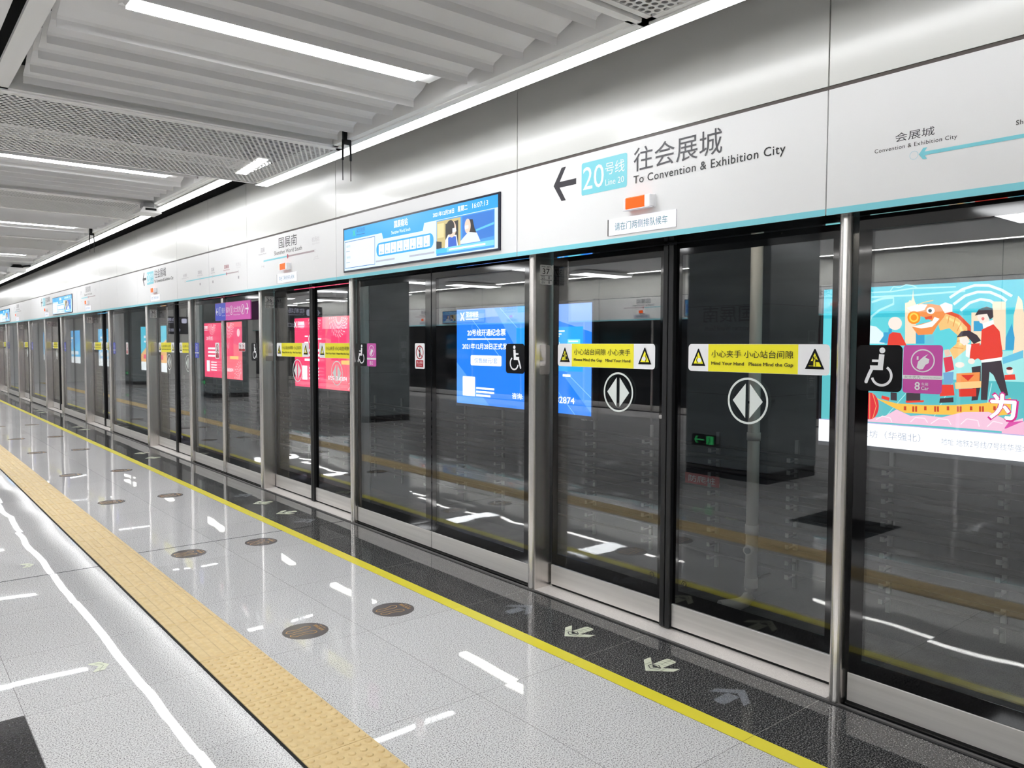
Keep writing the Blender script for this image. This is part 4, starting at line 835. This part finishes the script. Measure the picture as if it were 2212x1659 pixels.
ART = [
('L',(165,228,236),0.012,[(0.448,2.081),(0.657,2.08),(0.836,2.1),(1.199,2.094)]),
('L',(165,228,236),0.02,[(0.473,1.99),(0.573,2.021),(0.673,2.024),(0.674,1.968),(0.548,1.915),(0.476,1.86),(0.46,1.817)]),
('L',(165,228,236),0.016,[(0.472,2.04),(0.837,2.038),(1.274,2.055)]),
('L',(165,228,236),0.01,[(0.636,2.078),(0.67,2.123),(0.726,2.113),(0.78,2.135),(0.835,2.126),(0.876,2.105)]),
('L',(225,246,250),0.022,[(1.152,2.003),(1.249,2.069),(1.346,2.098),(1.453,2.092),(1.547,2.05),(1.628,1.995)]),
('L',(225,246,250),0.022,[(1.185,1.945),(1.275,2.015),(1.371,2.042),(1.466,2.035),(1.549,1.993),(1.59,1.959)]),
('L',(225,246,250),0.022,[(1.242,1.89),(1.314,1.954),(1.397,1.98),(1.469,1.964),(1.528,1.919)]),
('P',(252,226,196),[(0.788,1.607),(0.778,1.971),(0.805,1.977),(0.818,1.997),(0.832,1.99),(0.84,2.024),(0.845,2.093),(0.851,2.023),(0.863,1.981),(0.873,1.96),(0.883,1.608)]),
('P',(252,226,196),[(1.486,1.957),(1.584,1.953),(1.597,1.558),(1.499,1.557)]),
('P',(252,226,196),[(1.329,1.871),(1.418,1.869),(1.426,1.609),(1.336,1.609)]),
('P',(252,226,196),[(1.673,1.997),(1.702,1.958),(1.722,1.835),(1.733,1.496),(1.65,1.495),(1.645,1.837)]),
('P',(120,200,220),[(0.957,1.608),(0.968,1.67),(1.033,1.69),(1.035,1.608)]),
('P',(70,165,210),[(1.349,1.799),(1.421,1.797),(1.423,1.713),(1.351,1.714)]),
('P',(70,165,210),[(0.879,1.746),(0.953,1.745),(0.957,1.608),(0.883,1.608)]),
('P',(70,165,210),[(1.594,1.558),(1.594,1.66),(1.635,1.774),(1.659,1.66),(1.656,1.559)]),
('P',(232,246,250),[(0.446,1.607),(0.442,1.781),(0.523,1.765),(0.589,1.707),(0.606,1.607)]),
('P',(70,165,210),[(0.555,1.621),(0.597,1.681),(0.596,1.711),(0.639,1.711),(0.638,1.746),(0.669,1.746),(0.673,1.607)]),
('P',(250,200,130),[(1.027,1.907),(1.13,1.877),(1.232,1.834),(1.31,1.753),(1.325,1.661),(1.295,1.556),(1.205,1.475),(1.165,1.555),(1.22,1.608),(1.226,1.682),(1.159,1.742),(1.084,1.723)]),
('L',(232,90,60),0.03,[(1.104,1.894),(1.231,1.841),(1.314,1.753),(1.323,1.661)]),
('L',(252,226,150),0.02,[(1.131,1.837),(1.233,1.781),(1.273,1.688),(1.251,1.595)]),
('P',(248,150,84),[(0.8,1.928),(0.893,1.96),(0.999,1.956),(1.077,1.939),(1.144,1.903),(1.112,1.837),(1.072,1.784),(1.02,1.69),(0.901,1.684),(0.845,1.76),(0.912,1.78),(1.017,1.805),(0.95,1.841),(0.842,1.871)]),
('P',(255,250,244),[(0.845,1.76),(0.926,1.743),(1.018,1.755),(1.078,1.824),(1.035,1.842),(1.017,1.805),(0.925,1.776)]),
('P',(255,250,244),[(0.797,1.928),(0.893,1.96),(0.973,1.95),(0.948,1.903),(0.842,1.883)]),
('P',(255,244,236),[(1.077,1.943),(1.121,1.964),(1.179,1.942),(1.18,1.882),(1.118,1.872)]),
('P',(232,90,60),[(0.95,1.841),(1.015,1.853),(1.016,1.826),(0.964,1.819)]),
('L',(236,150,80),0.006,[(1.156,1.849),(1.146,1.783)]),
('L',(236,150,80),0.006,[(1.207,1.835),(1.19,1.755)]),
('L',(236,150,80),0.006,[(1.258,1.794),(1.223,1.715)]),
('L',(236,150,80),0.006,[(1.29,1.727),(1.234,1.675)]),
('L',(236,150,80),0.006,[(1.305,1.648),(1.225,1.628)]),
('L',(236,150,80),0.006,[(1.277,1.569),(1.196,1.575)]),
('P',(255,255,255),[(1.037,1.896),(1.036,1.887),(1.031,1.879),(1.024,1.872),(1.015,1.868),(1.004,1.867),(0.994,1.869),(0.984,1.873),(0.976,1.88),(0.971,1.889),(0.969,1.898),(0.971,1.907),(0.975,1.915),(0.983,1.922),(0.992,1.926),(1.003,1.927),(1.013,1.925),(1.023,1.921),(1.03,1.914),(1.035,1.905)]),
('P',(72,62,68),[(1.014,1.897),(1.013,1.892),(1.011,1.887),(1.008,1.884),(1.004,1.881),(0.999,1.881),(0.994,1.882),(0.989,1.884),(0.986,1.888),(0.983,1.893),(0.983,1.898),(0.983,1.903),(0.985,1.907),(0.989,1.911),(0.993,1.913),(0.998,1.913),(1.003,1.913),(1.007,1.91),(1.011,1.906),(1.013,1.902)]),
('P',(255,150,40),[(0.919,1.839),(0.917,1.821),(0.91,1.805),(0.898,1.793),(0.882,1.785),(0.865,1.782),(0.847,1.785),(0.831,1.794),(0.818,1.807),(0.81,1.824),(0.806,1.842),(0.809,1.86),(0.816,1.876),(0.828,1.888),(0.844,1.896),(0.862,1.899),(0.879,1.895),(0.895,1.886),(0.908,1.873),(0.916,1.857)]),
('P',(255,215,90),[(0.903,1.839),(0.902,1.827),(0.897,1.815),(0.888,1.806),(0.877,1.801),(0.864,1.799),(0.852,1.801),(0.84,1.807),(0.831,1.817),(0.825,1.828),(0.823,1.841),(0.824,1.854),(0.83,1.866),(0.838,1.875),(0.85,1.88),(0.862,1.882),(0.875,1.88),(0.886,1.873),(0.895,1.864),(0.901,1.852)]),
('P',(255,150,40),[(0.89,1.84),(0.889,1.831),(0.885,1.824),(0.88,1.818),(0.872,1.814),(0.864,1.813),(0.856,1.814),(0.848,1.818),(0.842,1.825),(0.838,1.832),(0.836,1.841),(0.837,1.85),(0.841,1.857),(0.847,1.863),(0.854,1.867),(0.862,1.868),(0.871,1.867),(0.878,1.862),(0.885,1.856),(0.889,1.848)]),
('L',(250,200,130),0.008,[(0.894,1.953),(0.946,1.971),(1.024,1.986)]),
('P',(255,236,226),[(0.761,1.79),(0.759,1.772),(0.75,1.755),(0.737,1.742),(0.721,1.734),(0.702,1.732),(0.682,1.735),(0.665,1.743),(0.651,1.757),(0.642,1.773),(0.638,1.792),(0.641,1.81),(0.649,1.827),(0.662,1.84),(0.679,1.848),(0.698,1.85),(0.717,1.847),(0.735,1.838),(0.749,1.824),(0.758,1.808)]),
('P',(236,72,60),[(0.635,1.59),(0.647,1.69),(0.681,1.713),(0.751,1.703),(0.809,1.591)]),
('P',(72,62,68),[(1.36,1.844),(1.388,1.896),(1.447,1.917),(1.494,1.899),(1.501,1.828),(1.476,1.808),(1.454,1.855),(1.383,1.849)]),
('P',(255,236,226),[(1.383,1.851),(1.454,1.856),(1.474,1.803),(1.439,1.77),(1.403,1.781),(1.378,1.831)]),
('P',(240,130,130),[(1.435,1.816),(1.435,1.812),(1.433,1.809),(1.431,1.806),(1.428,1.804),(1.424,1.804),(1.42,1.804),(1.417,1.806),(1.414,1.809),(1.412,1.813),(1.412,1.817),(1.412,1.821),(1.414,1.825),(1.416,1.827),(1.42,1.829),(1.423,1.83),(1.427,1.829),(1.43,1.827),(1.433,1.824),(1.435,1.82)]),
('P',(255,250,246),[(1.421,1.778),(1.503,1.808),(1.51,1.748),(1.429,1.731)]),
('P',(72,62,68),[(1.425,1.45),(1.571,1.471),(1.594,1.353),(1.631,1.189),(1.592,1.179),(1.517,1.351),(1.487,1.376),(1.476,1.141),(1.429,1.139)]),
('P',(236,72,60),[(1.417,1.726),(1.504,1.77),(1.552,1.711),(1.58,1.532),(1.576,1.494),(1.419,1.47),(1.394,1.488),(1.358,1.49),(1.415,1.609)]),
('P',(255,250,246),[(1.419,1.472),(1.576,1.5),(1.573,1.472),(1.425,1.45)]),
('P',(72,62,68),[(1.349,1.411),(1.42,1.426),(1.425,1.269),(1.405,1.137),(1.357,1.128),(1.365,1.28)]),
('P',(72,62,68),[(1.224,1.662),(1.26,1.714),(1.321,1.72),(1.383,1.681),(1.415,1.635),(1.361,1.606),(1.304,1.674)]),
('P',(255,236,226),[(1.247,1.659),(1.304,1.672),(1.33,1.622),(1.288,1.593),(1.253,1.619)]),
('P',(236,72,60),[(1.337,1.606),(1.408,1.614),(1.403,1.491),(1.332,1.45)]),
('P',(255,250,246),[(1.302,1.606),(1.343,1.601),(1.328,1.49),(1.301,1.503)]),
('P',(255,236,226),[(1.374,1.462),(1.373,1.454),(1.369,1.448),(1.363,1.442),(1.356,1.439),(1.348,1.438),(1.339,1.439),(1.332,1.442),(1.326,1.447),(1.322,1.453),(1.32,1.461),(1.321,1.468),(1.325,1.475),(1.331,1.48),(1.338,1.484),(1.346,1.485),(1.355,1.484),(1.362,1.481),(1.368,1.476),(1.372,1.469)]),
('P',(255,236,226),[(1.293,1.43),(1.292,1.422),(1.287,1.416),(1.279,1.41),(1.268,1.406),(1.257,1.405),(1.245,1.406),(1.235,1.409),(1.226,1.414),(1.221,1.421),(1.219,1.428),(1.221,1.436),(1.226,1.442),(1.234,1.448),(1.244,1.451),(1.255,1.453),(1.267,1.452),(1.277,1.449),(1.286,1.444),(1.291,1.437)]),
('P',(226,70,90),[(1.123,1.487),(1.192,1.501),(1.214,1.388),(1.145,1.359)]),
('P',(240,200,180),[(1.127,1.554),(1.165,1.561),(1.185,1.514),(1.141,1.494)]),
('P',(236,72,60),[(1.113,1.254),(1.211,1.258),(1.224,1.167),(1.103,1.153)]),
('P',(72,62,68),[(1.107,1.134),(1.215,1.15),(1.218,1.106),(1.102,1.095)]),
('P',(120,170,210),[(1.126,1.358),(1.211,1.368),(1.209,1.267),(1.136,1.26)]),
('P',(248,150,84),[(1.234,1.355),(1.416,1.371),(1.416,1.285),(1.236,1.272)]),
('P',(255,205,140),[(1.223,1.277),(1.43,1.298),(1.429,1.243),(1.231,1.221)]),
('P',(224,64,52),[(1.256,1.222),(1.392,1.236),(1.395,1.168),(1.262,1.156)]),
('P',(224,64,52),[(1.271,1.343),(1.328,1.294),(1.375,1.349)]),
('P',(236,72,60),[(1.601,1.354),(1.676,1.362),(1.683,1.318),(1.604,1.313)]),
('P',(255,236,226),[(1.663,1.387),(1.662,1.379),(1.659,1.371),(1.654,1.365),(1.647,1.36),(1.639,1.359),(1.632,1.36),(1.625,1.364),(1.619,1.37),(1.615,1.377),(1.614,1.386),(1.615,1.395),(1.618,1.403),(1.623,1.409),(1.63,1.413),(1.638,1.415),(1.645,1.414),(1.652,1.41),(1.658,1.404),(1.662,1.396)]),
('P',(110,50,50),[(1.658,1.409),(1.657,1.405),(1.654,1.401),(1.649,1.398),(1.643,1.396),(1.636,1.396),(1.629,1.396),(1.623,1.398),(1.617,1.4),(1.614,1.404),(1.613,1.408),(1.614,1.412),(1.617,1.415),(1.622,1.418),(1.628,1.42),(1.635,1.421),(1.642,1.421),(1.648,1.419),(1.654,1.416),(1.657,1.413)]),
('P',(72,62,68),[(0.682,1.167),(0.738,1.163),(0.74,1.092),(0.684,1.096)]),
('P',(72,62,68),[(0.821,1.167),(0.943,1.173),(0.945,1.104),(0.823,1.097)]),
('P',(236,72,60),[(0.605,1.134),(0.676,1.117),(0.67,1.088),(0.598,1.105)]),
('P',(236,72,60),[(0.816,1.096),(0.978,1.11),(0.971,1.092),(0.824,1.078)]),
('P',(110,195,225),[(1.582,1.494),(1.731,1.559),(1.733,1.496),(1.589,1.443)]),
('P',(252,196,84),[(0.428,1.162),(0.584,1.097),(0.741,1.068),(0.972,1.068),(1.229,1.084),(1.424,1.109),(1.587,1.14),(1.654,1.171),(1.659,1.037),(1.545,1.013),(1.306,1.004),(1.053,0.991),(0.812,0.988),(0.686,1.039)]),
('P',(206,80,50),[(0.804,1.046),(0.826,1.048),(0.827,1.011),(0.805,1.01)]),
('P',(206,80,50),[(0.979,1.057),(1.0,1.059),(1.001,1.023),(0.98,1.022)]),
('P',(206,80,50),[(1.167,1.069),(1.187,1.071),(1.188,1.036),(1.168,1.034)]),
('P',(206,80,50),[(1.35,1.081),(1.369,1.082),(1.371,1.048),(1.351,1.047)]),
('P',(206,80,50),[(1.528,1.093),(1.547,1.094),(1.548,1.06),(1.529,1.059)]),
('P',(206,80,50),[(0.879,1.051),(0.896,1.052),(0.898,1.003),(0.88,1.002)]),
('P',(206,80,50),[(0.903,1.053),(0.921,1.054),(0.922,1.005),(0.905,1.004)]),
('P',(206,80,50),[(1.064,1.063),(1.081,1.064),(1.082,1.016),(1.066,1.015)]),
('P',(206,80,50),[(1.087,1.064),(1.104,1.065),(1.106,1.018),(1.089,1.017)]),
('P',(206,80,50),[(1.248,1.075),(1.264,1.076),(1.266,1.029),(1.25,1.028)]),
('P',(206,80,50),[(1.27,1.076),(1.287,1.077),(1.288,1.03),(1.272,1.029)]),
('P',(206,80,50),[(1.422,1.086),(1.438,1.087),(1.439,1.041),(1.424,1.04)]),
('P',(206,80,50),[(1.444,1.087),(1.459,1.088),(1.461,1.042),(1.445,1.041)]),
('P',(250,200,222),[(0.436,0.883),(0.545,0.925),(0.645,0.95),(0.742,1.014),(0.868,0.964),(0.975,0.98),(1.131,0.972),(1.305,1.03),(1.497,1.044),(1.591,1.006),(1.661,0.973),(1.749,1.012),(1.753,0.892),(1.134,0.893)]),
('L',(255,236,244),0.008,[(0.56,0.908),(0.617,0.945),(0.689,0.932),(0.704,0.897)]),
('L',(255,236,244),0.008,[(0.869,0.91),(0.909,0.953),(0.989,0.953),(1.016,0.915)]),
('L',(255,236,244),0.008,[(1.043,0.91),(1.106,0.959),(1.183,0.956),(1.209,0.913)]),
('L',(255,236,244),0.008,[(1.284,0.923),(1.331,0.974),(1.416,0.967),(1.43,0.915)]),
('L',(255,236,244),0.008,[(1.489,0.92),(1.534,0.97),(1.604,0.956)]),
('P',(226,90,170),[(1.617,0.918),(1.649,0.972),(1.75,0.987),(1.753,0.873)]),
('P',(226,58,66),[(0.583,1.035),(0.58,0.997),(0.569,0.961),(0.551,0.932),(0.528,0.913),(0.502,0.905),(0.475,0.909),(0.451,0.925),(0.431,0.951),(0.418,0.986),(0.413,1.024),(0.416,1.064),(0.427,1.099),(0.446,1.128),(0.469,1.147),(0.495,1.155),(0.522,1.15),(0.546,1.133),(0.565,1.107),(0.578,1.073)]),
('L',(250,170,110),0.006,[(0.469,1.149),(0.436,1.026),(0.475,0.906)]),
('L',(250,170,110),0.006,[(0.495,1.15),(0.499,1.03),(0.502,0.908)]),
('L',(250,170,110),0.006,[(0.522,1.152),(0.56,1.034),(0.528,0.91)]),
]
festive_poster(4.0, 'lit poster of a red family and orange dragon at the right edge'); blue_poster(10.17, 'large blue lit poster with white writing behind the wheelchair sign')
pink_poster(16.3, 'pink lit poster behind door 36'); pink_poster(22.45, 'pink lit poster seen through the pair of panels beyond door 36', True)
pale_poster(28.9, 'lit poster in pale blue, orange and white behind the third doorway', (84, 200, 226), (250, 190, 120), (240, 90, 120)); pale_poster(35.4, 'lit poster in sky blue and white behind the fourth doorway', (70, 186, 240), (150, 210, 250), (250, 250, 250)); pale_poster(42., 'bright sky-blue lit poster behind the fifth doorway', (30, 170, 240), (60, 190, 246), (230, 244, 255)); pale_poster(48.5, 'farthest sky-blue lit poster behind the sixth doorway', (40, 170, 236), (110, 200, 246), (230, 244, 255))

# ------------------------------------------------------------------ platform behind the camera: columns, hanging signs, opposite doors (seen in the glass)
COLM = mat('column_panel', (116, 124, 126), .22); 
def column(y):
    e = empty('station_column'); b = MB(); x0, x1 = -2.0, -.96; y1 = y+1.15
    for z0, z1 in ((.13, 1.0), (1.006, 2.05), (2.056, 3.11)): b.box(x0, x1, y, y1, z0, z1, COLM)
    b.box(x0+.01, x1-.01, y+.01, y1-.01, .1, 3.12, GAP); b.build('cladding', e); b = MB(); b.box(x0+.005, x1-.005, y+.005, y1-.005, 0, .13, INKB); b.build('base_plinth', e)
    s = Sign((x1, y, 0), u=(0, 1, 0), n=(1, 0, 0)); s.text('国展南', .56, 1.86, .19, INKB, w=.72, align='c'); s.text('Shenzhen World South', .56, 1.76, .055, INKB, w=.66, align='c'); s.build('station_lettering', e)
    s = Sign((x1, y+.64, 0), u=(0, 1, 0), n=(1, 0, 0)); s.rslab(0, .36, .42, .5, .005, .01, SIGNBK); G = emi((60, 220, 120), .8); s.arrow(.38, .24, .43, .045, .016, G); s.rrect(.1, .38, .2, .48, .008, G); s.line([(.16, .47), (.15, .43), (.17, .385)], .015, SIGNBK); s.build('exit_sign', e)
    s = Sign((x0, y, 0), u=(1, 0, 0), n=(0, -1, 0)); fr = mat('frame_pale', (170, 176, 178), .4); s.line([(.05, .95), (.05, 1.76), (.22, 1.76), (.22, .95), (.05, .95)], .008, fr)
    for i, c in enumerate('国展南'): s.text(c, .135, 1.5-.21*i, .13, fr, w=.11, align='c')
    s.build('vertical_lettering', e); return e
c0 = column(0.)
for i, y in enumerate((5.0, 13.95, 22.9, 31.85, -3.95)):
    o = c0 if i == 0 else copy_tree(c0); o.location = (0, y, 0); tag(o, 'grey panelled station column, %s, mirrored in the door glass' % ('nearest the camera' if i == 0 else ('behind the camera' if i == 4 else ORD[i]+' along the platform')), 'column', 'station columns', 'thing')
HW = emi((214, 214, 240), 1.)
def hang(y, zh, en, lb):
    e = empty('hanging_sign', label=lb, cat='sign', group='hanging signs'); s = Sign((-2.75, y, 0), u=(1, 0, 0), n=(0, -1, 0)); s.rslab(0, 1.92, 1.3, 2.58, .01, .12, SIGNBK)
    s.arrow(.06, .2, 2.42, .085, .025, HW); s.rrect(.27, 2.33, .46, 2.51, .05, HW); s.text(zh, .52, 2.4, .13, HW, w=.6); s.text(en, .52, 2.33, .045, HW, w=.5); s.disc(.6, 2.08, .09, HW); s.text('出口', .75, 2.02, .12, HW, w=.24); s.build('board', e)
    for x in (-2.5, -1.7): b = MB(); b.tube([(x, y+.06, 2.57), (x, y+.06, 3.2)], .014, STEEL, 8); b.build('rod', e)
hang(20., '往机场北', 'To Airport North', 'black hanging sign with white arrow, mirrored in door 36'); hang(31., '往会展城', 'To Convention & Exhibition City', 'black hanging sign mirrored beside the blue and magenta notice board')
# opposite platform edge
XO = -7.16
b = MB(); b.box(XO-.4, XO, Y0, Y1, 2.7, ZTOP, ENAM_U); b.box(XO-.4, XO, Y0, Y1, ZH, 2.69, ENAM); b.box(XO-.001, XO+.0005, Y0, Y1, ZH, ZH+.028, TEAL); b.box(XO-.4, XO-.004, Y0, Y1, 2.68, 2.71, GAP); b.box(XO-.5, XO-.1, Y0, Y1, ZTOP, 3.8, VOID)
y = Y0+.4
while y < Y1: b.box(XO-.01, XO+.0006, y, y+.008, ZH, ZTOP, GAP); y += 2.26
struct(b, 'wall_left')
b = MB(); b.box(XO-.2, XO-.15, Y0, Y1, 0, ZH, FRIT); b.box(XO-.16, XO-.145, Y0, Y1, .01, .15, KICK); y = Y0+1
while y < Y1: b.box(XO-.15, XO-.1, y, y+.06, 0, ZH, STEEL); y += 2.26
struct(b, 'door_opposite')
def opp(yc, what):
    s = Sign((XO+.0015, yc-1.1, 0), u=(0, 1, 0), n=(1, 0, 0), step=.0003); s.c = 0; s.d = .0006
    global U
    keep = U; U = lambda s_, v: v
    direction(s, .35, True) if what == 'dir' else room(s, 1.1)
    U = keep; o = s.build('opposite_sign'); tag(o, {'dir': 'teal line badge and arrow sign on the opposite header, mirrored in the glass', 'room': 'station-name lettering on the opposite header, mirrored in the glass'}[what], 'sign', 'opposite header signs')
for y, wh in ((7.5, 'dir'), (12.3, 'room'), (16.8, 'dir'), (21.3, 'room')): opp(y, wh)
ORE = emi((255, 70, 30), 2.2)
for i, y in enumerate((3., 7.6, 12.35, 16.9, 21.4, 26.)):
    o = copy_tree(bc0, (XO, y, 2.352), R(180)); tag(o, 'orange beacon on the opposite header, seen only mirrored in the glass', 'beacon', 'opposite beacons')
    o = copy_tree(lc0, (XO+.0045, y, 2.244), R(180)); tag(o, 'pale display strip on the opposite header, seen only mirrored in the glass', 'display', 'opposite displays')
for y in (19.2, 10.): o = copy_tree(tv0, (XO, y, 2.397), R(180)); tag(o, 'blue passenger screen on the opposite header, seen only mirrored in the glass', 'screen', 'opposite screens')
